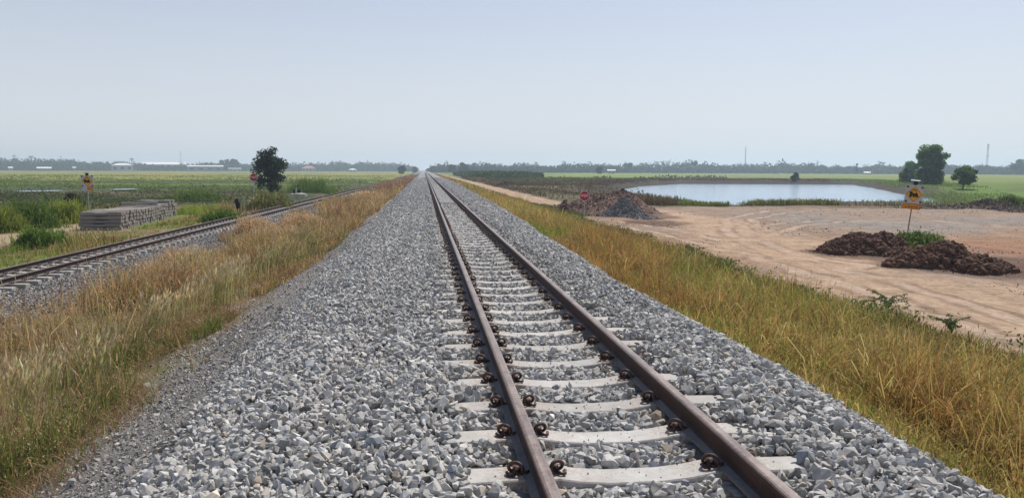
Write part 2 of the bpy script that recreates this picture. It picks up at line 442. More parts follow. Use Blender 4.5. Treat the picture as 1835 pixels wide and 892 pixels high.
def spaced(lo, hi, step, grow, end_lo, end_hi):
    v = list(np.arange(lo, hi + 1e-6, step))
    s, p = step, v[-1]
    while p < end_hi: s *= grow; p += s; v.append(p)
    s, p = step, v[0]
    while p > end_lo: s *= grow; p -= s; v.insert(0, p)
    return np.array(v)
GX = spaced(-13.5, 13.5, .16, 1.033, -2300, 2300)
GY = spaced(1.5, 14, .13, 1.021, -60, 2500)
gx, gy = np.meshgrid(GX, GY)
GZ = gz(gx, gy)
GC = ground_col(gx, gy)
nx, ny = len(GX), len(GY)
idx = np.arange(nx * ny).reshape(ny, nx)
quads = np.stack([idx[:-1, :-1], idx[:-1, 1:], idx[1:, 1:], idx[1:, :-1]], -1).reshape(-1, 4)
qx = (gx[:-1, :-1] + gx[1:, 1:]).ravel() / 2; qy = (gy[:-1, :-1] + gy[1:, 1:]).ravel() / 2
zone = np.zeros(len(quads), int)
dw, _ = dirt_w(qx, qy)
zone[(qx < -13) & (qy > 120)] = 3
zone[(qx > 13) & (qy > 300)] = 3
zone[dw > .5] = 2
zone[(bed_w(qx, qy) > .5) & (qx > -5)] = 1
zone[(bed_w(qx, qy) > .5) & (qx <= -5)] = 4
LU = lane_u(gx, gy).ravel()
for k, nm, mt in ((0, 'ground', 'ground'), (1, 'ballast_bed', 'bed'), (2, 'dirt_road', 'dirt'), (3, 'field', 'ground'), (4, 'ballast_bed', 'bed')):
    q = quads[zone == k]; used, inv = np.unique(q, return_inverse=True)
    V = np.stack([gx, gy, GZ], -1).reshape(-1, 3)[used]
    me = np_mesh(nm, V, inv.reshape(-1, 4), GC.reshape(-1, 3)[used], True)
    if k == 2:
        a_ = me.attributes.new('lane', 'FLOAT', 'POINT'); a_.data.foreach_set('value', LU[used].astype(np.float32))
        a_ = me.attributes.new('fork', 'FLOAT', 'POINT'); a_.data.foreach_set('value', fork_u(V[:, 0], V[:, 1]).astype(np.float32))
    tag(link(nm, me, MT[mt]), kind='structure')

# pond water
def water_mat():
    t = NT('pond_water'); p = t.pos
    mp = t.n('ShaderNodeMapping', {'Scale': (1, .4, 1)}); t.t.links.new(p, mp.inputs['Vector'])
    h = t.math('ADD', t.noise(mp.outputs[0], 1.4, 3, .6), t.math('MULTIPLY', t.noise(mp.outputs[0], .35, 2), 1.4))
    q = t.bsdf((.33, .46, .58), .10, t.bump(h, 1., .20), spec=.6); q.inputs['IOR'].default_value = 1.33
    return t.done(q)
c0 = POND.mean(0); PW = c0 + (POND - c0) * 1.08
mb = MB(); mb.add([(p[0], p[1], ZW) for p in PW], [tuple(range(len(PW) - 1, -1, -1))])
wo = mb.obj('pond_water', water_mat()); tag(wo, kind='structure')
# narrow flooded strips in the marsh on the left
mb = MB()
for px0, px1, py in ((30, 108, 342.6), (208, 236, 339.5)):
    a = at(px0, py + .7, -1.62); b = at(px1, py, -1.62); m = (a + b) / 2; n = 14
    L = np.linalg.norm(b - a) / 2
    ring = [(m[0] + L * math.cos(t) * (1 + .1 * math.sin(5 * t)), m[1] + 2.6 * math.sin(t) + (b[1] - a[1]) / 2 * math.cos(t), -1.55) for t in np.linspace(0, 2 * math.pi, n, endpoint=False)]
    mb.add(ring, [tuple(range(n))])
tag(mb.obj('marsh_water', wo.data.materials[0]), kind='structure')

# ---------------------------------------------------------------- stones
def rock_variants(k, pts, seed, sq=((.62, .95), (.45, .8))):
    r = np.random.default_rng(seed); out = []
    for i in range(k):
        p = r.normal(size=(pts, 3)); p /= np.linalg.norm(p, axis=1)[:, None]
        p *= r.uniform(.75, 1.1, (pts, 1)); p *= np.array([1, r.uniform(*sq[0]), r.uniform(*sq[1])])
        bm = bmesh.new()
        for q in p: bm.verts.new(q)
        g = bmesh.ops.convex_hull(bm, input=bm.verts)
        bmesh.ops.delete(bm, geom=[v for v in bm.verts if not v.link_faces], context='VERTS')
        bmesh.ops.triangulate(bm, faces=bm.faces); bmesh.ops.recalc_face_normals(bm, faces=bm.faces)
        bm.verts.index_update()
        out.append((np.array([v.co for v in bm.verts]), np.array([[v.index for v in f.verts] for f in bm.faces]))); bm.free()
    return out
def rot_mats(n, r, tilt=1.0):
    q = r.normal(size=(n, 4)); q[:, 1:3] *= tilt; q /= np.linalg.norm(q, axis=1)[:, None]; w, x, y, z = q.T
    return np.stack([1 - 2 * (y * y + z * z), 2 * (x * y - z * w), 2 * (x * z + y * w), 2 * (x * y + z * w), 1 - 2 * (x * x + z * z), 2 * (y * z - x * w),
                     2 * (x * z - y * w), 2 * (y * z + x * w), 1 - 2 * (x * x + y * y)], -1).reshape(n, 3, 3)
def scatter_rocks(P, size, col, variants, r, tilt=.6):
    Vs, Fs, Cs, b = [], [], [], 0
    pick = r.integers(0, len(variants), len(P))
    for k, (v, f) in enumerate(variants):
        m = pick == k; n = m.sum()
        if not n: continue
        Rm = rot_mats(n, r, tilt)
        W = np.einsum('nij,vj->nvi', Rm, v) * size[m][:, None, None] + P[m][:, None, :]
        Vs.append(W.reshape(-1, 3)); Cs.append(np.repeat(col[m], len(v), 0))
        Fs.append((f[None] + (np.arange(n) * len(v))[:, None, None]).reshape(-1, 3) + b); b += n * len(v)
    return np.concatenate(Vs), np.concatenate(Fs), np.concatenate(Cs)
HI = rock_variants(14, 15, 1); MID = rock_variants(10, 10, 2); LO = rock_variants(8, 7, 3); CLOD = rock_variants(12, 20, 4, ((.6, 1.), (.5, .9)))
SL0, SP = 3.92, .598                              # first sleeper in view and spacing
def jgrid(x0, x1, y0, y1, s, r):
    a, b = np.meshgrid(np.arange(x0, x1, s), np.arange(y0, y1, s)); a = a.ravel() + r.uniform(-.5, .5, a.size) * s; b = b.ravel() + r.uniform(-.5, .5, b.size) * s
    return a, b
def stone_col(n, r, base=.42, var=.085):
    t = np.clip(r.normal(base, var, n), .10, .70); w = r.normal(.012, .014, n)
    c = np.stack([t * (1.02 + w), t, t * (.955 - w)], -1)
    m = r.random(n) < .02; c[m] *= np.array([1.08, .98, .86])
    m = r.random(n) < .05; c[m] *= np.array([.62, .66, .76])
    return c
def main_stones():
    r = np.random.default_rng(5); out = []; b = 0; parts = []
    for y0, y1, s, sz, va, lay in ((1.8, 8, .044, (.018, .048), HI, 2), (8, 16, .048, (.022, .045), MID, 2), (16, 34, .07, (.032, .054), MID, 1), (34, 75, .11, (.05, .075), LO, 1), (75, 150, .22, (.08, .13), LO, 1)):
        for l in range(lay):
            x, y = jgrid(-3.1, 5.2, y0, y1, s * (1 if l == 0 else 1.5), r)
            keep = r.random(len(x)) < np.clip(bed_w(x, y) * 1.15, 0, 1)
            u = x - XC; ph = (y - SL0 + SP / 2) % SP - SP / 2
            on = (np.abs(ph) < .135) & (np.abs(u) < 1.0)
            bl = np.round((y - SL0) / SP); bn = _hash(bl, np.sign(u), 91); buried = np.abs(u) > np.where(u > 0, .70 + .30 * bn, .78 + .27 * bn) + .05 * (vn(x * 30, y * 30, 4) - .5)
            keep &= ~(on & ~buried) & (np.abs(np.abs(u) - HALF) > .10)
            bu = (buried & on)[keep]; x, y, u = x[keep], y[keep], u[keep]
            z = gz(x, y); crib = np.abs(u) < .47
            size = r.uniform(*sz, len(x)) * np.where(r.random(len(x)) < .10, 1.5, 1); sc_ = stone_col(len(x), r); st_ = (r.random(len(x)) < .3 * ss(.28, .05, np.abs(np.abs(u) - HALF)))[:, None]; sc_ = np.where(st_, sc_ * np.array([.86, .76, .66]), sc_)
            z = z + np.where(bu, .045, 0) + .032 * ss(.62, .95, np.abs(u)) * ss(1.9, 1.3, np.abs(u)) + np.where(crib, -.005, .008 + .012 * r.random(len(x))) + (l * .022) + r.uniform(-.008, .014, len(x))
            parts.append(scatter_rocks(np.stack([x, y, z], -1), size, sc_, va, r))
    return parts
def sleeper_chips(r):
    n = 900; i = r.integers(-1, 26, n); u = np.clip(r.normal(0, .5, n), -.97, .97); k = np.abs(np.abs(u) - HALF) > .16; i, u = i[k], u[k]; n = len(u)
    y = SL0 + i * SP + r.uniform(-.085, .085, n); dip = np.interp(np.abs(u), [0, .15, .3, .42, .74, 1], [-.03, -.03, -.016, .004, .004, -.003]); sz = r.uniform(.003, .011, n)
    return scatter_rocks(np.stack([XC + u, y, -.158 + dip + sz * .3], -1), sz, stone_col(n, r, .36, .1), LO, r)
def joinp(parts):
    b = 0; V, Fc, C = [], [], []
    for v, f, c in parts: V.append(v); Fc.append(f + b); C.append(c); b += len(v)
    return np.concatenate(V), np.concatenate(Fc), np.concatenate(C)
tag(link('ballast_stones', np_mesh('ballast_stones', *joinp(main_stones() + [sleeper_chips(np.random.default_rng(15))])), MT['stone']), 'grey crushed stones heaped around the main track', None, None, 'stuff')
def loose_gravel():
    r = np.random.default_rng(6); parts = []
    for y0, y1, s, sz, va in ((3.0, 14, .036, (.006, .022), LO), (3.0, 14, .16, (.02, .045), MID), (14, 40, .09, (.012, .032), LO)):
        x, y = jgrid(-4.6, -1.9, y0, y1, s, r)
        k = (r.random(len(x)) < .92 * ss(-4.5, -3.5, x + 1.0 * (fbm(x * .7, y * .7, 90) - .5)))
        x, y = x[k], y[k]; size = r.uniform(*sz, len(x)) ; m = r.random(len(x)) < .05; size[m] *= 2.2
        parts.append(scatter_rocks(np.stack([x, y, gz(x, y) + size * .2], -1), size, stone_col(len(x), r, .31, .09) * np.array([1.03, 1, .97]), va, r))
    return joinp(parts)
tag(link('loose_gravel', np_mesh('loose_gravel', *loose_gravel()), MT['stone']), 'fine grey gravel over the bare strip beside the ballast', None, None, 'stuff')
def old_stones():
    r = np.random.default_rng(7); parts = []
    for y0, y1, s, sz, va in ((15, 34, .072, (.032, .055), MID), (34, 75, .12, (.05, .08), LO)):
        x, y = jgrid(-13.4, -5.5, y0, y1, s, r); u = x - xl(y)
        ph = (y - 15.2 + .3) % .6 - .3
        k = (np.abs(u) < 2.35 + .5 * (fbm(x, y, 61) - .5)) & ~((np.abs(ph) < .14) & (np.abs(u) < 1.02)) & (np.abs(np.abs(u) - HALF) > .1)
        x, y = x[k], y[k]; size = r.uniform(*sz, len(x))
        parts.append(scatter_rocks(np.stack([x, y, gz(x, y) + .008 + r.uniform(-.01, .02, len(x))], -1), size, stone_col(len(x), r, .27, .08) * np.array([1.02, 1, .98]), va, r))
    return joinp(parts)
tag(link('old_ballast_stones', np_mesh('old_ballast_stones', *old_stones()), MT['stone']), 'darker crushed stones around the old track', None, None, 'stuff')

def rubble():
    r = np.random.default_rng(8); parts = []
    for y0, y1, n, sz in ((9, 22, 16000, (.008, .03)), (22, 42, 20000, (.015, .05)), (42, 70, 12000, (.02, .055))):
        x = r.uniform(9, 1.05 * y1 + 8, n); y = r.uniform(y0, y1, n); w_, _ = dirt_w(x, y)
        k = (w_ > .5) & (r.random(n) < .06 + .5 * ss(.45, .62, fbm(x * .3, y * .3, 92))) & (np.abs(lane_u(x, y)) > 1.8); x, y = x[k], y[k]
        s_ = r.uniform(*sz, len(x)) * np.where(r.random(len(x)) < .06, 1.8, 1)
        col = pal(len(x), r, [(.33, .23, .16), (.32, .28, .25), (.27, .18, .125), (.44, .34, .26)], [4, 3, 2, 2])
        parts.append(scatter_rocks(np.stack([x, y, gz(x, y) + s_ * .15], -1), s_, col, LO, r))
    return joinp(parts)
# ---------------------------------------------------------------- rails
PROF = [(-.0635, -.152), (.0635, -.152), (.0635, -.143), (.024, -.130), (.0095, -.118), (.0080, -.050), (.014, -.040), (.0335, -.034), (.0345, -.012), (.030, -.004), (.018, -.0005),
        (0, 0), (-.018, -.0005), (-.030, -.004), (-.0345, -.012), (-.0335, -.034), (-.014, -.040), (-.0080, -.050), (-.0095, -.118), (-.024, -.130), (-.0635, -.143)]
def rail(side, track):
    ys = np.concatenate([np.arange(-8, 60, 4.), np.arange(60, 200, 10.), np.arange(200, 1650, 40.)])
    n = len(PROF); V = []; Fc = []; mi = []
    for y in ys:
        x = (XC if track == 0 else float(xl(y))) + side * HALF; z = 0 if track == 0 else ZL
        wob = .004 * math.sin(y * .35 + side) * (track == 1) + .012 * math.sin(y * .021 + .7) * (y > 30)
        V += [(x + wob + p[0], y, z + p[1]) for p in PROF]
    for i in range(len(ys) - 1):
        for j in range(n):
            k = (j + 1) % n; Fc.append((i * n + j, i * n + k, (i + 1) * n + k, (i + 1) * n + j))
            mi.append(3 if j in (9, 10, 11) else 1 if 8 <= j <= 13 else 2 if j in (1, 2, 19, 20) else 0)
    Fc.append(tuple(range(n))); mi.append(0)
    me = bpy.data.meshes.new('rail'); me.from_pydata(V, [], Fc)
    for m in ((MT['web'] if track == 0 else MT['oldweb']), (MT['head'] if track == 0 else MT['oldhead']), MT['foot'], (MT['band'] if track == 0 else MT['oldhead'])): me.materials.append(m)
    me.polygons.foreach_set('material_index', mi)
    bm = bmesh.new(); bm.from_mesh(me); bmesh.ops.recalc_face_normals(bm, faces=bm.faces); bm.to_mesh(me); bm.free()
    return link('rail', me)
tag(rail(-1, 0), 'left rail of the nearer track, worn brown steel running to the horizon', 'rail', 'rails of the nearer track')
tag(rail(1, 0), 'right rail of the nearer track, its rusty web facing the grey stones', 'rail', 'rails of the nearer track')
tag(rail(-1, 1), 'dark rail of the old track on the side of the sleeper stack', 'rail', 'rails of the old track')
tag(rail(1, 1), 'dark rail of the old track on the side of the tall dry grass', 'rail', 'rails of the old track')

# ---------------------------------------------------------------- sleepers
def sleeper_mesh(name, h=.2):
    V, Fc = [], []
    st = [(-1, -.012), (-.985, 0), (-.74, .004), (-.66, .006), (-.42, .004), (-.3, -.016), (-.15, -.03), (.15, -.03), (.3, -.016), (.42, .004), (.66, .006), (.74, .004), (.985, 0), (1, -.012)]
    for u, dz in st:
        e = .012 if abs(u) > .99 else 0
        wt, wb = .100 - e, .118 - e; c = .007
        V += [(u, -wb, -h), (u, -wt, dz - c), (u, -wt + c, dz), (u, wt - c, dz), (u, wt, dz - c), (u, wb, -h)]
    n = 6
    for i in range(len(st) - 1):
        for j in range(n): k = (j + 1) % n; Fc.append((i * n + j, i * n + k, (i + 1) * n + k, (i + 1) * n + j))
    Fc += [tuple(range(n)), tuple(range(len(V) - n, len(V)))]
    me = bpy.data.meshes.new(name); me.from_pydata(V, [], Fc)
    bm = bmesh.new(); bm.from_mesh(me); bmesh.ops.recalc_face_normals(bm, faces=bm.faces); bm.to_mesh(me); bm.free()
    return me
def clip_mesh(side):
    """bent spring clip in its cast shoulder beside the rail foot; side = which way it points away from the rail"""
    mb = MB(); pts = []
    for i in range(21):                                              # the big loop, seen along the rail as a ring
        a = R(205 - i * 17.5); pts.append((side * (.052 + .040 * -math.cos(a) * -1), -.058 + .0052 * i, .040 + .036 * math.sin(a)))
    mb.tube(pts, .0115, 7)
    mb.tube([(side * .012, -.052, .030), (side * -.012, -.050, .024), (side * -.022, -.040, .020), (side * -.022, -.008, .019)], [.011, .0105, .010, .009], 7)     # toe on the foot
    mb.tube([(side * .055, .045, .028), (side * .055, .06, .028), (side * .050, -.03, .026)], .010, 7)
    mb.box((side * .045, .004, .018), (.052, .05, .05), 0, .72)
    mb.box((side * .03, .004, .004), (.07, .075, .012), 0, .9)
    mb.tube([(side * .058, -.04, .020), (side * .075, -.062, .010), (side * .10, -.05, .008), (side * .105, -.01, .012)], .0105, 7)
    return mb.mesh('rail_clip', True)
SM = sleeper_mesh('sleeper'); SM.materials.append(MT['sleeper'])
SM_old = SM.copy(); SM_old.materials.clear(); SM_old.materials.append(MT['old_sleeper'])
SM_st = sleeper_mesh('stored_sleeper', .166); SM_st.materials.append(MT['stack_sleeper'])
CLP = [clip_mesh(-1), clip_mesh(1)]
for c in CLP: c.materials.append(MT['clip'])
def build_sleeper(me, label, group):
    o = link('sleeper', me); tag(o, label, 'sleeper', group)
    for s in (-1, 1):
        for k in (-1, 1):
            q = link('rail_clip', CLP[(k + 1) // 2], None, o, (s * HALF + k * .064, 0, .006)); q.scale = (.88, .88, .88)
    return o
def dup(o, loc, rz=0, label=None, group=None):
    c = o.copy(); COL.objects.link(c); c.location = loc; c.rotation_euler.z = rz
    if label: c['label'] = label
    if group: c['group'] = group
    for ch in o.children:
        q = ch.copy(); COL.objects.link(q); q.parent = c
    return c
GS = 'sleepers under the nearer track'
N_MAIN, N_OLD = 60, 36
s0 = build_sleeper(SM, 'pale concrete sleeper with rusty clips under the nearer track', GS)
for i in range(-3, N_MAIN - 3):
    p = (XC + RNG.normal(0, .012), SL0 + i * SP, -.158); o = s0 if i == -3 else dup(s0, p)
    o.location = p; o.rotation_euler.z = RNG.normal(0, .006)
g2 = 'sleepers under the old track'
s1 = build_sleeper(SM_old, 'weathered concrete sleeper under the dark rails of the old track', g2)
for i in range(N_OLD):
    y = 15.2 + i * .6; p = (float(xl(y)) + RNG.normal(0, .02), y, ZL - .158); o = s1 if i == 0 else dup(s1, p); o.location = p; o.rotation_euler.z = -.02 + RNG.normal(0, .01)
# the sleepers too far off to tell apart
V0 = np.array([v.co for v in SM.vertices]); me_f = []
for ys, xf, zz, mt, nm, lb in ((np.arange(SL0 + (N_MAIN - 3) * SP, 420, SP), lambda y: XC, -.158, 'sleeper', 'far_sleepers', 'pale sleepers of the nearer track fading into the distance'),
                               (np.arange(15.2 + N_OLD * .6, 260, .6), lambda y: float(xl(y)), ZL - .158, 'old_sleeper', 'far_old_sleepers', 'weathered sleepers of the old track far along the line')):
    mb = MB()
    for y in ys:
        x = xf(y); mb.box((x, y, zz - .1), (2, .25, .2), 0, .9)
        for s in (-1, 1):
            for k in (-1, 1): mb.box((x + s * HALF + k * .11, y, zz + .045), (.08, .11, .09), 0, .7)
    ob = mb.obj(nm, MT[mt]); tag(ob, lb, 'sleepers', None, 'stuff'); ob.data.materials.append(MT['clip'])
    mi = np.zeros(len(ob.data.polygons), np.int32).reshape(-1, 30); mi[:, 6:] = 1; ob.data.polygons.foreach_set('material_index', mi.ravel())

# the stack of spare sleepers
ST0 = at(180, 411, -1.8); ZST = -1.80
a0 = np.array([-16.72, 41.9]); ang = R(4.4); NR, PT = 40, .305
lays = ['bottom layer', 'second lowest layer', 'middle layer', 'second highest layer', 'top full layer']
first = None
dirv = np.array([-math.sin(ang), math.cos(ang)])
for L in range(5):
    for i in range(NR):
        q = a0 + dirv * (.14 + i * PT) + np.array([RNG.normal(0, .025) + .02 * L, 0])
        z = ZST + .02 + .195 * (L + 1) + .045 * math.sin(i * .28) * (.3 + .7 * L / 4)
        lb = 'spare concrete sleeper in the %s of the stack' % lays[L]
        o = link('sleeper', SM_st) if first is None else dup(first, (0, 0, 0)); first = first or o
        tag(o, lb, 'sleeper', 'stacked sleepers, ' + lays[L]); o.location = (q[0], q[1], z); o.rotation_euler.z = ang + RNG.normal(0, .012)
        o.scale = (1, 1.13, 1)
for i, (t, dx, lb) in enumerate(((7.4, .0, 'lone dark sleeper lying crosswise on top of the stack, nearest of the loose ones'), (10.0, .15, 'loose sleeper lying on top of the stack towards its far end, front one of three'),
                                 (10.6, .2, 'loose sleeper lying on top of the stack towards its far end, middle one of three'), (11.3, .1, 'loose sleeper lying on top of the stack at its very far end'))):
    q = a0 + dirv * t; o = dup(first, (q[0] + dx, q[1], ZST + .02 + .195 * 5 + .215), ang + (.25 if i == 0 else .03 * i), lb, 'loose sleepers on the stack'); o.scale = (1, 1.3, 1)
for L in range(1, 5):
    for sx_, side in ((-.62, 'field'), (.62, 'railway')):
        q = a0 + dirv * 6.2 + np.array([sx_, 0]); mb = MB(); mb.box((0, 0, 0), (.09, 12.2, .024)); o = mb.obj('timber_batten', MT['charred'], None, (q[0], q[1], ZST + .02 + .195 * L + .0145)); o.rotation_euler.z = ang
        tag(o, 'dark batten under the %s of the sleeper stack, on its %s side' % (lays[L], side), 'timber', 'battens between the sleeper layers')
# timber bearers under it
for i in (0, 1):
    mb = MB(); q = a0 + dirv * 6.2 + np.array([(-.6, .6)[i], 0]); mb.box((0, 0, 0), (.15, 12.3, .12))
    o = mb.obj('timber_bearer', MT['charred'], None, (q[0], q[1], ZST - .02)); o.rotation_euler.z = ang
    tag(o, 'dark timber bearer under the sleeper stack on its %s side' % ('field', 'railway')[i], 'timber', 'bearers under the sleeper stack')

# ---------------------------------------------------------------- grass
def blades(P, h, w, lean, az, col, r):
    n = len(P); d = np.stack([np.cos(az), np.sin(az), np.zeros(n)], -1)
    fa = r.uniform(0, 2 * np.pi, n); wd = np.stack([np.cos(fa), np.sin(fa), np.zeros(n)], -1) * (w / 2)[:, None]
    up = np.array([0, 0, 1.])
    side = np.stack([-d[:, 1], d[:, 0], np.zeros(n)], -1) * (h * lean * r.normal(0, .18, n))[:, None]
    p1 = P + d * (lean * .18 * h)[:, None] + up * (h * .45)[:, None]
    p2 = P + d * (lean * .55 * h)[:, None] + side * .5 + up * (h * (.82 - .12 * lean ** 2))[:, None]
    p3 = P + d * (lean * 1.05 * h)[:, None] + side + up * (h * (1 - .62 * lean ** 1.6))[:, None]
    V = np.stack([P - wd, P + wd, p1 - wd, p1 + wd, p2 - wd * .7, p2 + wd * .7, p3], 1).reshape(-1, 3)
    Fc = np.array([[0, 1, 3], [0, 3, 2], [2, 3, 5], [2, 5, 4], [4, 5, 6]])[None] + (np.arange(n) * 7)[:, None, None]
    return V, Fc.reshape(-1, 3), np.repeat(col, 7, 0), p3, d
def seed_heads(P, d, L, w, col, r):
    n = len(P); ax = d * .35 + np.array([0, 0, 1.]) + r.normal(0, .15, (n, 3)); ax /= np.linalg.norm(ax, axis=1)[:, None]
    s1 = np.cross(ax, r.normal(size=(n, 3))); s1 /= np.linalg.norm(s1, axis=1)[:, None]; s2 = np.cross(ax, s1)
    b = P - ax * (L * .15)[:, None]; m = P + ax * (L * .35)[:, None]; t = P + ax * L[:, None]; w = (w / 2)[:, None]
    V = np.stack([b, m + s1 * w, m - s1 * w, m + s2 * w, m - s2 * w, t], 1).reshape(-1, 3)
    f = np.array([[0, 1, 3], [0, 3, 2], [0, 2, 4], [0, 4, 1], [5, 3, 1], [5, 2, 3], [5, 4, 2], [5, 1, 4]])
    return V, (f[None] + (np.arange(n) * 6)[:, None, None]).reshape(-1, 3), np.repeat(col, 6, 0)
def leaf_quads(C, size, col, r, flat=1.0):
    n = len(C); a = r.normal(size=(n, 3)); a[:, 2] *= flat; a /= np.linalg.norm(a, axis=1)[:, None]
    b = np.cross(a, r.normal(size=(n, 3))); b /= np.linalg.norm(b, axis=1)[:, None]
    s = size[:, None]; V = np.stack([C - a * s, C + b * s * .5, C + a * s, C - b * s * .5], 1).reshape(-1, 3)
    return V, np.arange(n * 4).reshape(-1, 4), np.repeat(col, 4, 0)
def fluff(P, per, spread, size, cols, r):
    """tiny spikelets round the tips of the stems, as flat triangles"""
    n = len(P) * per; C = np.repeat(P, per, 0) + r.normal(0, spread, (n, 3)) * np.array([.6, .6, 1.]); C[:, 2] -= spread * .7
    a = r.normal(size=(n, 3)); a[:, 2] = np.abs(a[:, 2]) + .6; a /= np.linalg.norm(a, axis=1)[:, None]; b = np.cross(a, r.normal(size=(n, 3))); b /= np.linalg.norm(b, axis=1)[:, None]
    L = (size * r.uniform(.8, 1.8, n))[:, None]
    return np.stack([C - b * L * .35, C + b * L * .35, C + a * L * 1.6], 1).reshape(-1, 3), np.arange(n * 3).reshape(-1, 3), np.repeat(pal(n, r, cols, [1] * len(cols)), 3, 0)
def pal(n, r, cols, wts, var=.18):
    cols = np.array(cols); k = r.choice(len(cols), n, p=np.array(wts) / np.sum(wts)); return cols[k] * r.uniform(1 - var, 1 + var, (n, 1)) * r.uniform(.94, 1.06, (n, 3))
def clumped(x0, x1, y0, y1, dens, r, per=7, sp=.07):
    n = int((x1 - x0) * (y1 - y0) * dens / per)
    cx = r.uniform(x0, x1, n); cy = r.uniform(y0, y1, n)
    x = np.repeat(cx, per) + r.normal(0, sp, n * per); y = np.repeat(cy, per) + r.normal(0, sp, n * per)
    az = np.arctan2(y - np.repeat(cy, per), x - np.repeat(cx, per)) + r.normal(0, .5, n * per)
    clumped.h = np.repeat(np.exp(r.normal(0, .28, n)), per); clumped.c = np.repeat(r.random(n), per)
    return x, y, az

def verge_right():
    r = np.random.default_rng(21); parts = []
    for y0, y1, dens, w0, per in ((1.5, 8, 1250, .0095, 12), (8, 16, 800, .011, 12), (16, 34, 360, .015, 9), (34, 75, 110, .03, 7), (75, 180, 18, .08, 5), (180, 420, 4, .2, 5)):
        x, y, az = clumped(3.0, 10.6, y0, y1, dens, r, per, .07 + w0)
        lo = 3.55 + np.clip(toe_shift(y), -.2, 1) + .55 * (fbm(x * .8, y * .8, 33) - .5); hi = 9.0 + 1.5 * (fbm(x * .2, y * .2, 34) - .5)
        k = (x > lo) & (x < hi) & (r.random(len(x)) < .12 + .88 * ss(.34, .56, fbm(x * 1.3, y * 1.3, 35)))
        x, y, az, ch, cc_ = x[k], y[k], az[k], clumped.h[k], clumped.c[k]; n = len(x)
        big = .46 + .42 * fbm(x * .3, y * .3, 36)
        edge = np.clip((x - lo[k]) / 1.0, .45, 1) * np.interp(x, [7.0, 8.6], [1, .45])
        h = big * edge * np.clip(ch, .5, 1.5) * r.uniform(.5, 1.1, n) * np.interp(y, [0, 30, 200], [.95, .9, .9])
        g = ss(.55, .66, fbm(x * .35, y * .35, 37)) + ss(4.6, 4.0, x) * .5
        col = pal(n, r, [(.48, .35, .12), (.40, .31, .095), (.36, .23, .09), (.56, .45, .20), (.27, .26, .07)], [5, 3, 3, 1, 3])
        gc = pal(n, r, [(.20, .25, .05), (.30, .30, .06), (.13, .18, .04)], [4, 3, 2])
        m = np.clip(.75 * cc_ + .25 * r.random(n), 0, 1) < np.clip(g * .55 + .10 + .4 * ss(7.2, 8.3, x), 0, 1); col[m] = gc[m]
        m = r.random(n) < ss(.52, .62, fbm(x * .3, y * .15, 38)) * .7; col[m] = pal(m.sum(), r, [(.40, .22, .075), (.30, .18, .07)], [1, 1])
        out = ss(7.0, 8.2, x + 1.2 * (fbm(x * .4, y * .3, 39) - .5)); m = r.random(n) < out * .6; col[m] = pal(m.sum(), r, [(.085, .11, .035), (.13, .14, .05), (.17, .13, .07)], [3, 2, 2])
        h *= .75 + .6 * fbm(x * 1.1, y * 1.1, 40) * r.uniform(.6, 1.3, n)
        a = blades(np.stack([x, y, gz(x, y) - .02], -1), h, (w0 * r.uniform(.7, 1.4, n)), np.clip(r.normal(.55, .3, n), .05, 1.15), az, col, r)
        parts.append(a[:3])
        m = (r.random(n) < np.where(cc_ > .5, .4, .1)) & (h > .25)
        if y0 < 75: parts.append(fluff(a[3][m], 4, .05 + w0 * .4, .006 + w0 * .5, [(.60, .44, .15), (.50, .33, .11), (.42, .36, .10)], r))
        m = r.random(n) < .15
        if y0 < 34:
            s = seed_heads(a[3][m], a[4][m], r.uniform(.05, .12, m.sum()), r.uniform(.005, .010, m.sum()) + w0 * .25, pal(m.sum(), r, [(.58, .42, .16), (.46, .29, .11)], [1, 1]), r)
            parts.append(s)
    for i in range(70):
        y = r.uniform(9, 60); x = 8.6 + 1.5 * (fbm(np.array([8.6 * .2]), np.array([y * .2]), 34)[0] - .5) + r.normal(0, .35); nn = 110; R_ = r.uniform(.25, .7)
        q = r.normal(0, .42, (nn, 2)) * R_; X_, Y_ = x + q[:, 0], y + q[:, 1]; hz_ = r.uniform(.05, .45, nn) * R_ * 1.2
        c_ = pal(nn, r, [(.09, .13, .035), (.13, .17, .045), (.17, .15, .07)], [3, 3, 1])
        b = leaf_quads(np.stack([X_, Y_, gz(X_, Y_) + hz_], -1), r.uniform(.02, .05, nn) + .0008 * y, c_, r, 1.)
        parts.append((b[0], np.concatenate([b[1][:, [0, 1, 2]], b[1][:, [0, 2, 3]]]), b[2]))
    return joinp(parts)
tag(link('verge_grass', np_mesh('verge_grass', *verge_right()), MT['grass']), 'thick golden grass sloping down from the ballast to the dirt yard', None, None, 'stuff')

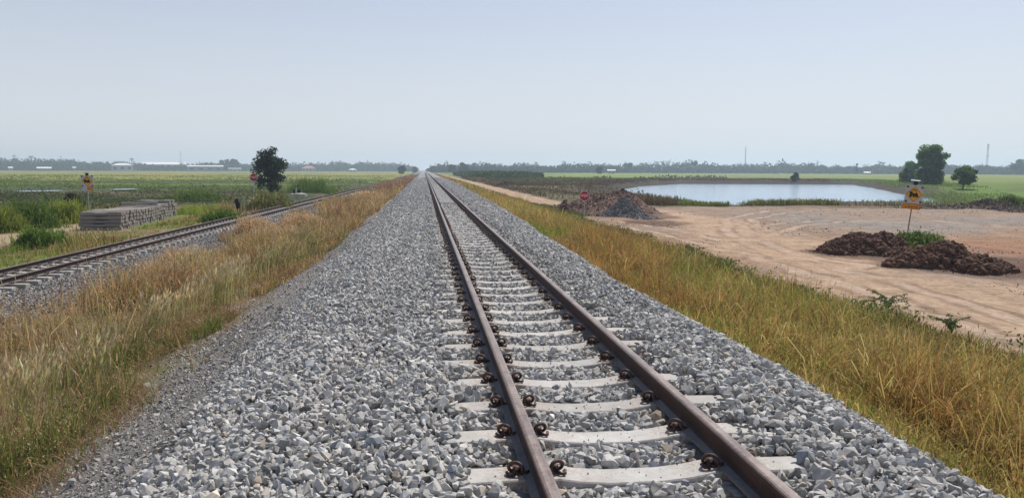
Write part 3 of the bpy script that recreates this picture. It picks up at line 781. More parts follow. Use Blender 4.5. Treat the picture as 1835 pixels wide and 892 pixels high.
def verge_left():
    r = np.random.default_rng(22); parts = []
    for y0, y1, dens, w0, per in ((2.5, 9, 800, .008, 10), (9, 18, 560, .010, 10), (18, 36, 260, .015, 8), (36, 80, 70, .034, 6), (80, 190, 20, .08, 5), (190, 420, 4, .2, 5)):
        x, y, az = clumped(-10.2, -2.6, y0, y1, dens, r, per, .07 + w0)
        hi = -3.88 + np.interp(y, [4, 5.8, 7.2, 10], [-.5, -.2, .2, 0]) + .9 * (fbm(x * .5, y * .4, 43) - .5) + np.interp(y, [4, 14, 25, 50, 120], [0, .1, .7, 1.1, 1.3])
        lo = xl(y) + np.interp(y, [10, 26, 34, 60, 90], [2.3, 2.1, 1.7, 1.2, 1.0]) + .8 * (fbm(x * .4, y * .25, 44) - .5)
        den = .05 + .3 * ss(9, 5, y) + .95 * ss(.43, .57, fbm(x * .6, y * .4, 45)) * np.where(y < 30, ss(-9, -7.2, x), 1)
        k = (x < hi) & (x > lo) & (r.random(len(x)) < den); x, y, az, ch, cc_ = x[k], y[k], az[k], clumped.h[k], clumped.c[k]; n = len(x)
        big = (.28 + 1.0 * ss(.36, .64, fbm(x * .42, y * .28, 46))) * np.interp(x, [-8.6, -7, -5, -3.6], [.5, .85, .95, .55]) * np.interp(y, [4, 12, 25, 60], [.8, .9, .88, .9])
        h = big * np.clip(ch, .45, 1.55) * r.uniform(.45, 1.1, n)
        col = pal(n, r, [(.52, .36, .16), (.43, .265, .12), (.60, .46, .24), (.32, .26, .09)], [4, 3, 3, 2])
        m = cc_ < .25; col[m] = pal(m.sum(), r, [(.34, .19, .10), (.28, .15, .085)], [1, 1])
        m = cc_ > .86; col[m] = pal(m.sum(), r, [(.20, .22, .06), (.27, .27, .09)], [1, 1])
        red = ss(70, 130, y); m = r.random(n) < red * .75; col[m] = pal(m.sum(), r, [(.27, .14, .09), (.33, .19, .11)], [1, 1])
        g = ss(.50, .6, fbm(x * .28 + 3, y * .22, 47)) * np.interp(x, [-7.2, -5.5, -3.5], [.2, .55, .75]) * ss(60, 25, y)
        m = (.6 * cc_ + .4 * r.random(n)) < np.clip(g, 0, .9); col[m] = pal(m.sum(), r, [(.15, .19, .045), (.21, .23, .06), (.10, .14, .035)], [4, 3, 2]); h[m] *= .75
        a = blades(np.stack([x, y, gz(x, y) - .02], -1), h, w0 * r.uniform(.6, 1.3, n), np.clip(r.normal(.45, .28, n), .03, 1.1), az, col, r)
        parts.append(a[:3])
        if y0 < 80:
            m = (r.random(n) < np.where(cc_ < .5, .6, .15)) & (h > .3)
            parts.append(fluff(a[3][m], 5 if y0 < 36 else 3, .06 + w0 * .5, .007 + w0 * .55, [(.62, .47, .28), (.56, .38, .22), (.70, .58, .38)], r))
        sd = ss(.45, .6, fbm(x * .5, y * .35, 48))
        m = (r.random(n) < .30 * sd * ss(70, 30, y)) & (h > .35)
        tall = a[3][m] + np.array([0, 0, 1]) * r.uniform(.02, .22, (m.sum(), 1))
        q = m.sum(); st = blades(a[3][m] - np.array([0, 0, .1]), tall[:, 2] - a[3][m][:, 2] + .12, np.full(q, w0 * .5), np.full(q, .02), az[m], pal(q, r, [(.42, .32, .17)], [1]), r)
        parts.append(st[:3])
        parts.append(seed_heads(tall, a[4][m], r.uniform(.09, .19, q), r.uniform(.010, .018, q) + w0 * .35, pal(q, r, [(.66, .57, .38), (.55, .43, .26), (.48, .32, .2)], [4, 3, 2]), r))
        if y0 < 36:
            q = int((y1 - y0) * (900 if y0 < 10 else 320)); lx = r.uniform(-4.9, -2.7, q); ly = r.uniform(max(y0, 4), y1, q)
            k = r.random(q) < ss(.45, .65, fbm(lx * .8, ly * .4, 49)) * ss(-2.9, -3.7, lx); lx, ly = lx[k], ly[k]; q = len(lx)
            parts.append(blades(np.stack([lx, ly, gz(lx, ly)], -1), r.uniform(.10, .34, q), w0 * r.uniform(.5, 1.1, q), r.uniform(.95, 1.25, q), r.uniform(0, 6.3, q), pal(q, r, [(.42, .30, .16), (.27, .16, .09), (.19, .22, .06), (.52, .42, .26)], [3, 4, 2, 1]), r)[:3])
        m = r.random(n) < np.where(cc_ < .45, .55, .2)                                           # fine reddish panicles
        q = m.sum(); parts.append(seed_heads(a[3][m], a[4][m], r.uniform(.05, .14, q), r.uniform(.005, .012, q) + w0 * .3, pal(q, r, [(.46, .27, .17), (.54, .38, .24)], [1, 1]), r))
    # tall fluffy clumps leaning over the old ballast, and stands of pale foxtails
    for px, py, rad, hh, nn in ((285, 505, .5, .8, 420), (330, 488, .7, .9, 600), (300, 530, .9, .95, 800), (455, 430, .6, 1.2, 500), (370, 510, 1.0, .6, 600), (540, 412, 1.0, 1.0, 600), (500, 438, 1., 1.0, 600), (610, 388, 1.2, .8, 400), (660, 358, 1.5, 1.0, 400)):
        p = at(px, py, -1.9); q = r.normal(0, .5, (nn, 2)) * rad; w0 = .0011 * p[1]; x, y = p[0] + q[:, 0], p[1] + q[:, 1]
        h = hh * np.clip(1 - (np.hypot(q[:, 0], q[:, 1]) / rad / 1.6) ** 2, .3, 1) * r.uniform(.5, 1.1, nn)
        a = blades(np.stack([x, y, gz(x, y) - .02], -1), h, w0 * r.uniform(.5, 1., nn), np.clip(r.normal(.3, .18, nn), .03, .9), np.arctan2(q[:, 1], q[:, 0]) + r.normal(0, .6, nn), pal(nn, r, [(.50, .34, .17), (.42, .26, .13), (.58, .44, .25)], [3, 3, 2]), r)
        parts.append(a[:3]); parts.append(fluff(a[3], 7, .10, w0 * .75, [(.62, .45, .27), (.52, .33, .20), (.68, .55, .36)], r))
    for px, py, rad, nn in ((400, 545, .45, 130), (385, 530, .4, 100), (290, 580, .45, 110), (340, 560, .4, 80), (265, 590, .3, 70), (165, 700, .3, 80), (20, 720, .35, 120), (45, 740, .3, 80), (310, 500, .5, 90), (350, 480, .5, 90), (470, 500, .4, 40), (430, 520, .4, 40), (505, 470, .5, 40), (540, 450, .5, 40)):
        p = at(px, py, -1.6); q = r.normal(0, .5, (nn, 2)) * rad; x, y = p[0] + q[:, 0], p[1] + q[:, 1]; h = r.uniform(.6, .95, nn); w0 = .0006 * p[1]
        a = blades(np.stack([x, y, gz(x, y)], -1), h, np.full(nn, w0), np.clip(r.normal(.28, .1, nn), .05, .6), r.normal(.6, .9, nn), pal(nn, r, [(.45, .40, .18), (.30, .30, .10)], [2, 1]), r)
        parts.append(a[:3]); parts.append(seed_heads(a[3], a[4], r.uniform(.10, .18, nn), r.uniform(.020, .028, nn) + w0 * .4, pal(nn, r, [(.80, .72, .50), (.72, .62, .40)], [2, 1]), r))
    return joinp(parts)
tag(link('dry_grass', np_mesh('dry_grass', *verge_left()), MT['grass']), 'tall straw coloured grass with pale seed heads between the two tracks', None, None, 'stuff')

tag(link('yard_rubble', np_mesh('yard_rubble', *rubble()), MT['stone']), 'small clods and stones strewn over the dirt yard', None, None, 'stuff')
def jq(parts):
    b = 0; V, Fc, C = [], [], []
    for v, f, c in parts: V.append(v); Fc.append(f + b); C.append(c); b += len(v)
    return np.concatenate(V), np.concatenate(Fc), np.concatenate(C)
def meadow():
    r = np.random.default_rng(23); parts = []
    for y0, y1, dens, w0 in ((14, 32, 110, .016), (32, 60, 60, .03), ):
        x, y, az = clumped(-62 if y1 < 70 else -130, -11.2, y0, y1, dens, r, 6, .12 + w0)
        n1 = fbm(x * .08, y * .08, 70); n2 = fbm(x * .5, y * .5, 71)
        px = x - xl(y)
        path = (np.abs(x + 19.2) < 1.5) & (y < 75)
        k = (px < -1.9) & ~path & (r.random(len(x)) < np.where(px > -4.6, .95, .3 + .7 * ss(.38, .58, n1 + .3 * (n2 - .5)))) & (x > -.55 * y - 14)
        stk = (x > -18.6) & (x < -15.2) & (y > 41) & (y < 55); k &= ~stk
        x, y, az, n1 = x[k], y[k], az[k], n1[k]; n = len(x)
        h = r.uniform(.15, .5, n) * np.interp(y, [15, 60, 120], [.8, 1.1, 1.3]) * np.where(x > -15, .7, 1)
        col = pal(n, r, [(.16, .24, .04), (.11, .18, .035), (.26, .30, .055), (.32, .24, .12)], [4, 3, 2, 2])
        m = (y > 62) & (y < 125); col[m] = pal(m.sum(), r, [(.08, .105, .04), (.10, .095, .05), (.13, .16, .05), (.14, .11, .07)], [4, 3, 2, 2])
        m = (np.abs(x + 22) < 8) & (y < 62) & (y > 34) & (r.random(n) < ss(.45, .55, fbm(x * .2, y * .12, 55))); col[m] = pal(m.sum(), r, [(.32, .36, .06), (.24, .29, .05)], [1, 1]); h[m] *= 1.5
        ed = fbm(x * .3, y * .15, 56); h *= np.where((x > -16.5) & (x < -11.5) & (y > 34) & (y < 52), .42, 1); h *= np.where((px[k] > -4.6), .6 + 1.6 * ss(.45, .65, ed), 1); m = (px[k] > -4.5) & (r.random(n) < .25 + .6 * ss(.6, .4, fbm(x * .2, y * .1, 54))); col[m] = pal(m.sum(), r, [(.42, .30, .13), (.36, .22, .10)], [1, 1]); h[m] *= 1.4
        parts.append(blades(np.stack([x, y, gz(x, y) - .02], -1), h, w0 * r.uniform(.7, 1.5, n), np.clip(r.normal(.4, .2, n), .05, .9), az, col, r)[:3])
    return joinp(parts)
def marsh():
    r = np.random.default_rng(29); parts = []
    for y0, y1, n0, sz in ((56, 110, 60000, .12), (110, 230, 36000, .20), (230, 420, 14000, .34)):
        y = r.uniform(y0, y1, n0); x = -9 - r.random(n0) * (.52 * y + 22)
        a = fbm(x * .035, y * .06, 58); b = fbm(x * .14, y * .2, 59)
        k = (x < xl(y) - 2) & (r.random(n0) < .08 + .92 * ss(.44, .6, .6 * a + .4 * b)); x, y, a, b = x[k], y[k], a[k], b[k]; n = len(x)
        hh = (.06 + .95 * ss(.52, .75, b)) * r.random(n) ** .8 * np.interp(y, [60, 120, 200, 400], [1, .6, .4, .3])
        col = pal(n, r, [(.075, .10, .035), (.095, .085, .045), (.11, .15, .04), (.055, .07, .03)], [4, 2, 3, 2])
        m = r.random(n) < ss(105, 150, y + 60 * (a - .5)); col[m] = pal(m.sum(), r, [(.14, .20, .036), (.20, .24, .045), (.10, .14, .035)], [3, 2, 2])
        m = (x > xl(y) - 9) & (r.random(n) < .6); col[m] = pal(m.sum(), r, [(.12, .17, .045), (.34, .24, .12), (.09, .13, .04)], [3, 2, 2])
        parts.append(leaf_quads(np.stack([x, y, gz(x, y) + hh], -1), sz * r.uniform(.5, 1.2, n), col, r))
    return jq(parts)
tag(link('marsh_weeds', np_mesh('marsh_weeds', *marsh()), MT['grass']), 'mottled low weeds over the marsh and field left of the tracks', None, None, 'stuff')
tag(link('meadow_grass', np_mesh('meadow_grass', *meadow()), MT['grass']), 'patchy green and dry weeds on the marshy flat left of the old track', None, None, 'stuff')

def bank():
    r = np.random.default_rng(24); parts = []
    x = r.uniform(12, 150, 150000); y = r.uniform(50, 260, 150000)
    sd = poly_sd(x, y, POND); dw_, _ = dirt_w(x, y); n1 = fbm(x * .12, y * .12, 57)
    k = (sd > .3) & (dw_ < .35) & (x < .62 * y + 22) & (r.random(len(x)) < .12 + .88 * ss(.42, .6, n1))
    x, y, sd = x[k], y[k], sd[k]; n = len(x)
    gr = ss(0, 5, x - np.interp(y, [40, 60, 110, 200, 260], [44, 42, 66, 114, 138])) + ss(9, 3, sd) * (y < 95) * ss(24, 30, x)
    col = pal(n, r, [(.12, .085, .055), (.085, .075, .04), (.16, .12, .07)], [3, 3, 2])
    m = r.random(n) < gr; col[m] = pal(m.sum(), r, [(.15, .235, .045), (.10, .16, .035), (.21, .26, .06)], [3, 2, 2])
    h = r.uniform(.2, .6, n); h[m] *= .75
    parts.append(blades(np.stack([x, y, gz(x, y) - .03], -1), h, .06 * r.uniform(.6, 1.4, n) * y / 90, np.clip(r.normal(.4, .2, n), .05, .9), r.uniform(0, 6.3, n), col, r)[:3])
    n = 26000; y = r.uniform(70, 230, n); x = 13 + r.random(n) * (.33 * y + 4); b = fbm(x * .1, y * .1, 93)
    k = (poly_sd(x, y, POND) > 5) & ~((y < 100) & (x > 24)) & (r.random(n) < .05 + .95 * ss(.5, .62, b)); x, y, b = x[k], y[k], b[k]; n = len(x)
    hh = (.15 + 1.3 * ss(.5, .8, b)) * r.random(n)
    scrub = leaf_quads(np.stack([x, y, gz(x, y) + hh], -1), .002 * y * r.uniform(.5, 1.2, n), pal(n, r, [(.14, .12, .07), (.15, .125, .08), (.11, .14, .055)], [3, 2, 3]), r)
    parts.append((scrub[0], np.concatenate([scrub[1][:, [0, 1, 2]], scrub[1][:, [0, 2, 3]]]), scrub[2]))
    # tufts along the near shore of the pond
    for px0, px1, py, m_, hh, cc in ((1100, 1215, 366, 1500, 1.1, [(.13, .085, .06), (.16, .13, .06)]), (1215, 1300, 368, 1800, .55, [(.15, .19, .05), (.20, .22, .06)]),
                                     (1340, 1495, 367, 2600, .8, [(.15, .19, .05), (.21, .23, .07), (.2, .15, .08)]), (1585, 1660, 363, 1500, .6, [(.10, .15, .04), (.15, .2, .05)])):
        q = np.array([at(p, py, YARD)[:2] for p in r.uniform(px0, px1, m_)]); q[:, 1] += r.uniform(-1.5, 2.5, m_)
        parts.append(blades(np.stack([q[:, 0], q[:, 1], gz(q[:, 0], q[:, 1]) - .03], -1), hh * r.uniform(.4, 1.1, m_), .045 * r.uniform(.6, 1.4, m_), np.clip(r.normal(.35, .2, m_), .05, .9), r.uniform(0, 6.3, m_), pal(m_, r, cc, [1] * len(cc)), r)[:3])
    return joinp(parts)
tag(link('bank_grass', np_mesh('bank_grass', *bank()), MT['grass']), 'brown and green scrub grass on the banks around the pond', None, None, 'stuff')

# tall crop standing in a block beside the far lane
def crop():
    r = np.random.default_rng(25); n = 26000
    x = r.uniform(15, 40, n); y = r.uniform(238, 420, n); k = (x > 14 + .008 * (y - 238)) & (x < 37 + .15 * (y - 238)); x, y = x[k], y[k]; n = len(x)
    hh = (.9 + 1.9 * fbm(x * .16, y * .1, 77)) * ss(13, 19, x + 5 * (fbm(x * .2, y * .2, 76) - .5)) * np.where(y < 262, ss(236, 262, y + 22 * (fbm(x * .2, y * .2, 75) - .5)), 1) + .25
    C = np.stack([x, y, gz(x, y) + hh * r.random(n) ** .7], -1)
    return leaf_quads(C, r.uniform(.25, .5, n), pal(n, r, [(.075, .115, .04), (.055, .09, .033), (.11, .155, .05)], [3, 3, 2]), r)
tag(link('tall_crop', np_mesh('tall_crop', *crop()), MT['far']), 'dense block of tall dark green crop beside the far lane', None, None, 'stuff')

# ---------------------------------------------------------------- trees and shrubs
def clump_cloud(centres, radii, per, size, cols, r, squash=.8):
    Cs, cc = [], []
    for c, rad in zip(centres, radii):
        n = max(20, int(per * (rad ** 2)))
        d = r.normal(size=(n, 3)); d /= np.linalg.norm(d, axis=1)[:, None]
        q = np.asarray(c) + d * (rad * (.35 + .85 * r.random((n, 1)) ** .8)) * np.array([1, 1, squash])
        Cs.append(q); base = np.array(cols[r.integers(len(cols))]) * r.uniform(.6, 1.55)
        cc.append(base * r.uniform(.8, 1.2, (n, 1)))
    C = np.concatenate(Cs); col = np.concatenate(cc)
    return leaf_quads(C, r.uniform(.6, 1.25, len(C)) * size, col, r)
def tree(name, label, cat, x, y, h, w, trunk_h, seed, cols, per=380, leaf=.13, shape=None, group=None, lobes=26, z=None):
    r = np.random.default_rng(seed); z0 = float(gz(np.array([x]), np.array([y]))[0]) if z is None else z
    t = thing(name, label, cat, (x, y, z0 - .05), 0, group)
    mb = MB(); rr = h * .022 + .03
    top = np.array([r.normal(0, .05) * h, r.normal(0, .05) * h, h * .72])
    mb.tube([(0, 0, 0), (r.normal(0, .02) * h, 0, h * .25), tuple(top * .6 + np.array([0, 0, h * .05])), tuple(top)], [rr, rr * .85, rr * .6, rr * .25], 8)
    cs, rs = [], []
    for i in range(lobes):
        for _ in range(30):
            p = r.uniform(-1, 1, 3)
            if shape is None: ok = (p[0] ** 2 + p[1] ** 2 + p[2] ** 2) < 1
            else: ok = math.hypot(p[0], p[1]) < shape((p[2] + 1) / 2)
            if ok: break
        c = np.array([p[0] * w / 2 * .82, p[1] * w / 2 * .82, trunk_h + (p[2] + 1) / 2 * (h - trunk_h) * .94])
        cs.append(c); rs.append(w * r.uniform(.11, .21))
        if i % 3 == 0:
            s = top * min(.9, max(.25, c[2] / h * .8)); mid = (s + c) / 2 + np.array([0, 0, .04 * h]) * (c[2] > s[2])
            mb.tube([tuple(s), tuple(mid), tuple(c)], [rr * .4, rr * .28, rr * .1], 5)
    mb.obj('trunk', MT['bark'], t, smooth=True)
    link('crown', np_mesh('crown', *clump_cloud(cs, rs, per / (w / 4) ** 2 * 1.0, leaf, cols, r)), MT['leaf'], t)
    return t
DG = [(.028, .044, .02), (.036, .055, .022), (.022, .034, .018)]
MG = [(.085, .165, .03), (.11, .20, .036), (.06, .115, .026)]
p = at(485, 349, -1.85)
tree('field_tree', 'dark bushy tree beside the left red stop sign', 'tree', p[0], p[1], 6.0, 4.7, .7, 31, DG, 520, .155, lambda t: np.interp(t, [0, .2, .55, .8, 1], [.55, .85, 1., .7, .3]), lobes=34)
p = at(1667, 334, -1.6)
tree('field_tree', 'tall broad green tree right of the pond, biggest of the trio', 'tree', p[0], p[1], 7.8, 6.0, .5, 32, MG, 620, .24, lambda t: np.interp(t, [0, .3, .45, .6, .85, 1], [.7, .85, .7, 1., .95, .5]), 'trees right of the pond', 52)
p = at(1630, 331, -1.6)
tree('field_tree', 'lower rounded tree leaning against the left of the tall one by the pond', 'tree', p[0], p[1], 4.8, 4.8, .3, 33, MG, 560, .22, lambda t: np.interp(t, [0, .4, .8, 1], [.8, 1., .8, .3]), 'trees right of the pond', 26)
p = at(1725, 339, -1.6)
tree('field_tree', 'small round tree standing alone right of the tall one by the pond', 'tree', p[0], p[1], 4.3, 4.3, .9, 34, MG, 560, .20, None, 'trees right of the pond', 24)
def shrub(label, px, py, z, hpx, wpx, seed, cols, leaf=.08, name='shrub', group=None, per=500, lobes=24):
    p = at(px, py, z); dist = math.hypot(p[0], p[1]); k = dist / F
    return tree(name, label, 'shrub', p[0], p[1], hpx * k, wpx * k, hpx * k * .12, seed, cols, per, leaf, lambda t: np.interp(t, [0, .4, .75, 1], [1, .95, .6, .25]), group, lobes)
BG = [(.12, .21, .038), (.16, .24, .045), (.08, .15, .03)]
GL = 'shrubs on the flat left of the old track'
def weeds(label, px, py, z, hpx, wpx, seed, cols, n=2600, group=GL, lw=.035):
    """clump of tall upright weeds: long arching blades and loose leaves over a ragged outline"""
    p = at(px, py, z); k = math.hypot(p[0], p[1]) / F; r = np.random.default_rng(seed); h, w = hpx * k, wpx * k
    z0 = float(gz(np.array([p[0]]), np.array([p[1]]))[0]); t = thing('weed_clump', label, 'weeds', (p[0], p[1], z0), 0, group)
    q = r.normal(0, .36, (n, 2)) * np.array([w, w * .8]); hh = h * np.clip(1.05 - (np.hypot(q[:, 0] / w, q[:, 1] / w) / .85) ** 3, .15, 1) * r.uniform(.35, 1.1, n) * (.2 + 1.5 * fbm(q[:, 0] * 4.5 / w + 9, q[:, 1] * 4.5 / w, seed, 3))
    c = pal(n, r, cols + [(.24, .24, .07)], [3] * len(cols) + [1], .3)
    a = blades(np.stack([q[:, 0], q[:, 1], np.full(n, -.05)], -1), hh, lw * r.uniform(.6, 1.5, n), np.clip(r.normal(.35, .2, n), .05, .9), r.uniform(0, 6.3, n), c, r)
    f = r.random(n); L = np.stack([q[:, 0], q[:, 1], hh * f * .95], -1) + r.normal(0, .08, (n, 3)) * np.array([1, 1, .5])
    b = leaf_quads(L, r.uniform(.03, .075, n), c * r.uniform(.8, 1.2, (n, 1)), r)
    link('foliage', np_mesh('foliage', *joinp([a[:3], (b[0], np.concatenate([b[1][:, [0, 1, 2]], b[1][:, [0, 2, 3]]]), b[2])])), MT['grass'], t)
shrub('dark round shrub standing right behind the left yellow warning sign', 133, 371, -1.8, 22, 32, 41, DG, .09, group=GL)
weeds('loose dark green weed clump at the left edge beyond the dirt path', 55, 408, -1.75, 44, 52, 42, [(.09, .16, .03), (.13, .21, .038)])
weeds('bright green weed clump low on the flat in front of the dirt path', 75, 443, -1.72, 32, 50, 43, BG)
weeds('yellowish leafy weed clump beside the left end of the sleeper stack', 118, 399, -1.75, 34, 58, 44, [(.30, .34, .055), (.22, .28, .05)])
weeds('pale green weed clump cut by the left edge of the photo', 8, 415, -1.75, 36, 42, 45, [(.28, .32, .055), (.20, .25, .05)])
weeds('low green weed clump behind the far end of the sleeper stack', 345, 362, -1.8, 20, 70, 46, BG)
weeds('green weedy weed clump by the leaning charred post', 398, 402, -1.7, 20, 46, 47, BG)
weeds('green weed clump between the pale rubble and the old rails', 480, 378, -1.7, 32, 60, 48, [(.10, .13, .04), (.16, .18, .05), (.30, .24, .10)])
weeds('leafy green weed clump behind the pair of short marker posts', 560, 346, -1.75, 24, 60, 49, BG)
shrub('small green bush alone on the far bank of the pond', 1425, 325, -1.5, 13, 13, 50, [(.07, .11, .03), (.06, .095, .03)], .3)
weeds('clump of green weeds growing between the two dark clod heaps', 1645, 440, YARD, 22, 62, 51, [(.12, .19, .045), (.09, .15, .04)], group=None)
weeds('low green bush on the grassy rise behind the dark ridge at the right edge', 1815, 356, -1.4, 15, 44, 52, [(.09, .13, .035), (.07, .11, .03)], group=None, lw=.09)
# twiggy seedlings at the lower edge of the right grass
def seedling(label, px, py, hpx, seed):
    p = at(px, py, YARD + .1); r = np.random.default_rng(seed); k = math.hypot(p[0], p[1]) / F; h = hpx * k * .8
    z = float(gz(np.array([p[0]]), np.array([p[1]]))[0])
    t = thing('seedling', label, 'plant', (p[0], p[1], z), 0, 'twiggy seedlings at the edge of the right grass')
    mb = MB(); parts = []
    for i in range(8):
        az = r.uniform(0, 6.3); L = h * r.uniform(.7, 1.15); pts = [np.array([0, 0, 0]), np.array([math.cos(az) * L * .2, math.sin(az) * L * .2, L * .6]), np.array([math.cos(az) * L * 1.0, math.sin(az) * L * 1.0, L * .75])]
        mb.tube([tuple(q) for q in pts], [.008, .006, .003], 5)
        tt = r.uniform(.25, 1, 90); q = np.where(tt[:, None] < .5, pts[0] + (pts[1] - pts[0]) * tt[:, None] * 2, pts[1] + (pts[2] - pts[1]) * (tt[:, None] - .5) * 2) + r.normal(0, .06 * h, (90, 3)) * np.array([1, 1, .5])
        parts.append(leaf_quads(q, r.uniform(.014, .028, 90), pal(90, r, [(.09, .13, .04), (.13, .17, .05), (.17, .15, .08)][:2], [1, 1]), r, .4))
    mb.obj('stem', MT['bark'], t)
    link('foliage', np_mesh('foliage', *jq(parts)), MT['leaf'], t)
seedling('twiggy seedling at the grass edge in front of the sandy fork', 1245, 455, 26, 61)
seedling('upright feathery seedling at the grass edge above the bend of the lane', 1590, 552, 46, 62)
seedling('spreading feathery seedling leaning over the lane, nearest of the three', 1705, 592, 44, 63)

# distant tree belt
PXS = [-700, 0, 60, 150, 250, 330, 400, 440, 520, 560, 600, 640, 680, 700, 740, 751, 764, 775, 800, 840, 870, 960, 1040, 1130, 1240, 1300, 1400, 1480, 1530, 1580, 1700, 1800, 1835, 2600]
PXH = [12, 15, 15, 13, 11, 10, 13, 10, 10, 12, 14, 15, 13, 13, 8, 3, 6, 12, 13, 13, 13, 13, 14, 13, 15, 15, 15, 13, 9, 13, 12, 10, 14, 13]
def belt(side):
    r = np.random.default_rng(70 + side); parts = []
    rng_ = (-650, 748) if side == 0 else (766, 2550)
    for row in range(3):
        px = rng_[0] + r.random() * 4
        while px < rng_[1]:
            dist = (1180 if side == 0 else np.interp(px, [760, 1000, 1300], [760, 820, 880])) + row * 45 + r.normal(0, 12)
            q = along(px, dist); k = dist / F
            hp = np.interp(px, PXS, PXH) * (.55 + .9 * fbm(np.array([px * .035]), np.array([row * 3.]), 66, 3)[0]) * r.uniform(.55, 1.2) * (1 if row else .7)
            hh = (hp + 1.5) * k; w = hh * r.uniform(.55, 1.0)
            n = 130
            d = r.normal(size=(n, 3)); d /= np.linalg.norm(d, axis=1)[:, None]; d *= r.uniform(.4, 1, (n, 1)) ** .5
            lob = 1 + .35 * np.sin(d[:, 0:1] * 5 + r.random() * 6) * np.cos(d[:, 2:3] * 4 + r.random() * 6)
            C = np.array([q[0], q[1], -1.8 + hh * .5]) + d * lob * np.array([w * .55, w * .5, hh * .5])
            C[:, 2] = np.maximum(C[:, 2], -1.5)
            base = np.array([(.040, .060, .026), (.05, .07, .03), (.035, .052, .025)][r.integers(3)]) * r.uniform(.8, 1.2)
            parts.append(leaf_quads(C, r.uniform(.55, 1.0, n) * k * 2.2, base * r.uniform(.8, 1.2, (n, 1)), r))
            px += w / k * r.uniform(.3, .6)
    return jq(parts)
tag(link('distant_woods', np_mesh('distant_woods', *belt(0)), MT['far']), 'hazy belt of trees along the horizon left of the tracks', None, None, 'stuff')
tag(link('distant_woods', np_mesh('distant_woods', *belt(1)), MT['far']), 'hazy belt of trees along the horizon right of the tracks', None, None, 'stuff')
# the far trees one can tell apart
def far_tree(label, px, dist, hpx, wpx, trunkpx, seed, shape=None, lobes=18):
    q = along(px, dist); k = dist / F
    tree('distant_tree', label, 'tree', q[0], q[1], hpx * k, wpx * k, trunkpx * k, seed, [(.042, .062, .028), (.05, .07, .03)], 900, .9 * k, shape, 'trees standing out of the far tree belt', lobes, -1.9)
far_tree('hazy rounded tree just right of the vanishing rails, left one of the two tall ones', 810, 640, 19, 15, 3, 81)
far_tree('hazy broad tree just right of the vanishing rails, right one of the two tall ones', 831, 640, 19, 19, 3, 82)
far_tree('dark round tree left of the vanishing rails above the reddish grass', 722, 560, 15, 17, 1, 83)
far_tree('narrow tree immediately left of where the rails vanish', 743, 700, 13, 9, 1, 84)
far_tree('tall hazy tree beside the low sheds left of the dark bushy tree', 404, 1150, 22, 16, 4, 85)
far_tree('tall hazy tree with the split top left of the dark bushy tree', 420, 1150, 23, 15, 4, 86)
far_tree('open crowned tree rising highest from the belt behind the pond', 1244, 860, 23, 13, 13, 87, None, 8)
far_tree('flat topped hazy tree in the belt above the bright green field', 1126, 850, 19, 16, 8, 88)
far_tree('narrow pointed tree rising alone right of the pond', 1534, 820, 20, 7, 3, 89, lambda t: np.interp(t, [0, .6, 1], [1, .8, .2]))
far_tree('tall hazy tree cut by the right edge of the photo', 1832, 800, 24, 26, 4, 90)
far_tree('dark tree at the right end of the tall crop block', 1073, 560, 17, 14, 2, 91)
def palm(label, px, dist, hpx, seed, crown=5):
    q = along(px, dist); k = dist / F; r = np.random.default_rng(seed); h = hpx * k
    t = thing('palm_tree', label, 'palm', (q[0], q[1], -1.9), 0, 'palms standing out of the far tree belt')
    mb = MB(); mb.tube([(0, 0, 0), (.2, 0, h * .5), (.1, 0, h * .86)], [.55, .42, .38], 7); mb.obj('trunk', MT['bark'], t, smooth=True)
    parts = []
    for i in range(22):
        a = r.uniform(0, 6.3); e = r.uniform(-.5, 1.2); L = crown * k * r.uniform(.8, 1.1)
        tt = np.linspace(.15, 1, 7); C = np.stack([np.cos(a) * math.cos(e) * L * tt, np.sin(a) * math.cos(e) * L * tt, h * .86 + math.sin(e) * L * tt - .35 * L * tt ** 2], -1)
        parts.append(leaf_quads(C, np.full(7, .55 * k), np.tile((.04, .055, .028), (7, 1)) * r.uniform(.8, 1.2), r))
    link('crown', np_mesh('crown', *jq(parts)), MT['far'], t)
palm('palm rising clear above the belt near the left edge of the photo', 57, 1120, 24, 95)
palm('palm rising beside the white hipped roof', 237, 1120, 22, 96, 4)
palm('short dark palm in front of the long white roofed shed', 325, 1000, 15, 97, 6)

# ---------------------------------------------------------------- far buildings and masts
def building(label, px0, px1, dist, hpx, roofpx, wall, roof, depth=18, name='shed', hip=False, base=-1.8, lift=0, windows=0):
    a = along(px0, dist); b = along(px1, dist); m = (a + b) / 2; k = dist / F; w = np.linalg.norm(b - a); h = hpx * k
    t = thing(name, label, 'building', (m[0], m[1], base), math.atan2(b[1] - a[1], b[0] - a[0]))
    mb = MB(); mb.box((0, depth / 2, h / 2), (w, depth, h)); mb.obj('wall', wall, t)
    rh = roofpx * k; o = .6; mb = MB()
    if hip:
        mb.add([(-w / 2 - o, -o, h + .02), (w / 2 + o, -o, h + .02), (w / 2 + o, depth + o, h + .02), (-w / 2 - o, depth + o, h + .02), (-w * .18, depth / 2, h + rh), (w * .18, depth / 2, h + rh)],
               [(3, 2, 1, 0), (0, 1, 5, 4), (2, 3, 4, 5), (1, 2, 5), (3, 0, 4)])
    else:
        mb.add([(-w / 2 - o, -o, h + .02), (w / 2 + o, -o, h + .02), (w / 2 + o, depth + o, h + .02), (-w / 2 - o, depth + o, h + .02), (-w / 2 - o, depth / 2, h + rh), (w / 2 + o, depth / 2, h + rh)],
               [(3, 2, 1, 0), (0, 1, 5, 4), (2, 3, 4, 5), (1, 2, 5), (3, 0, 4)])
    mb.obj('roof', roof, t)
    for i in range(windows):
        mw_ = MB(); mw_.box((-w / 2 + w * (i + .5) / windows, -.06, h * .5), (w / windows * .45, .1, h * .35)); mw_.obj('window', MT['window'], t)
    return t
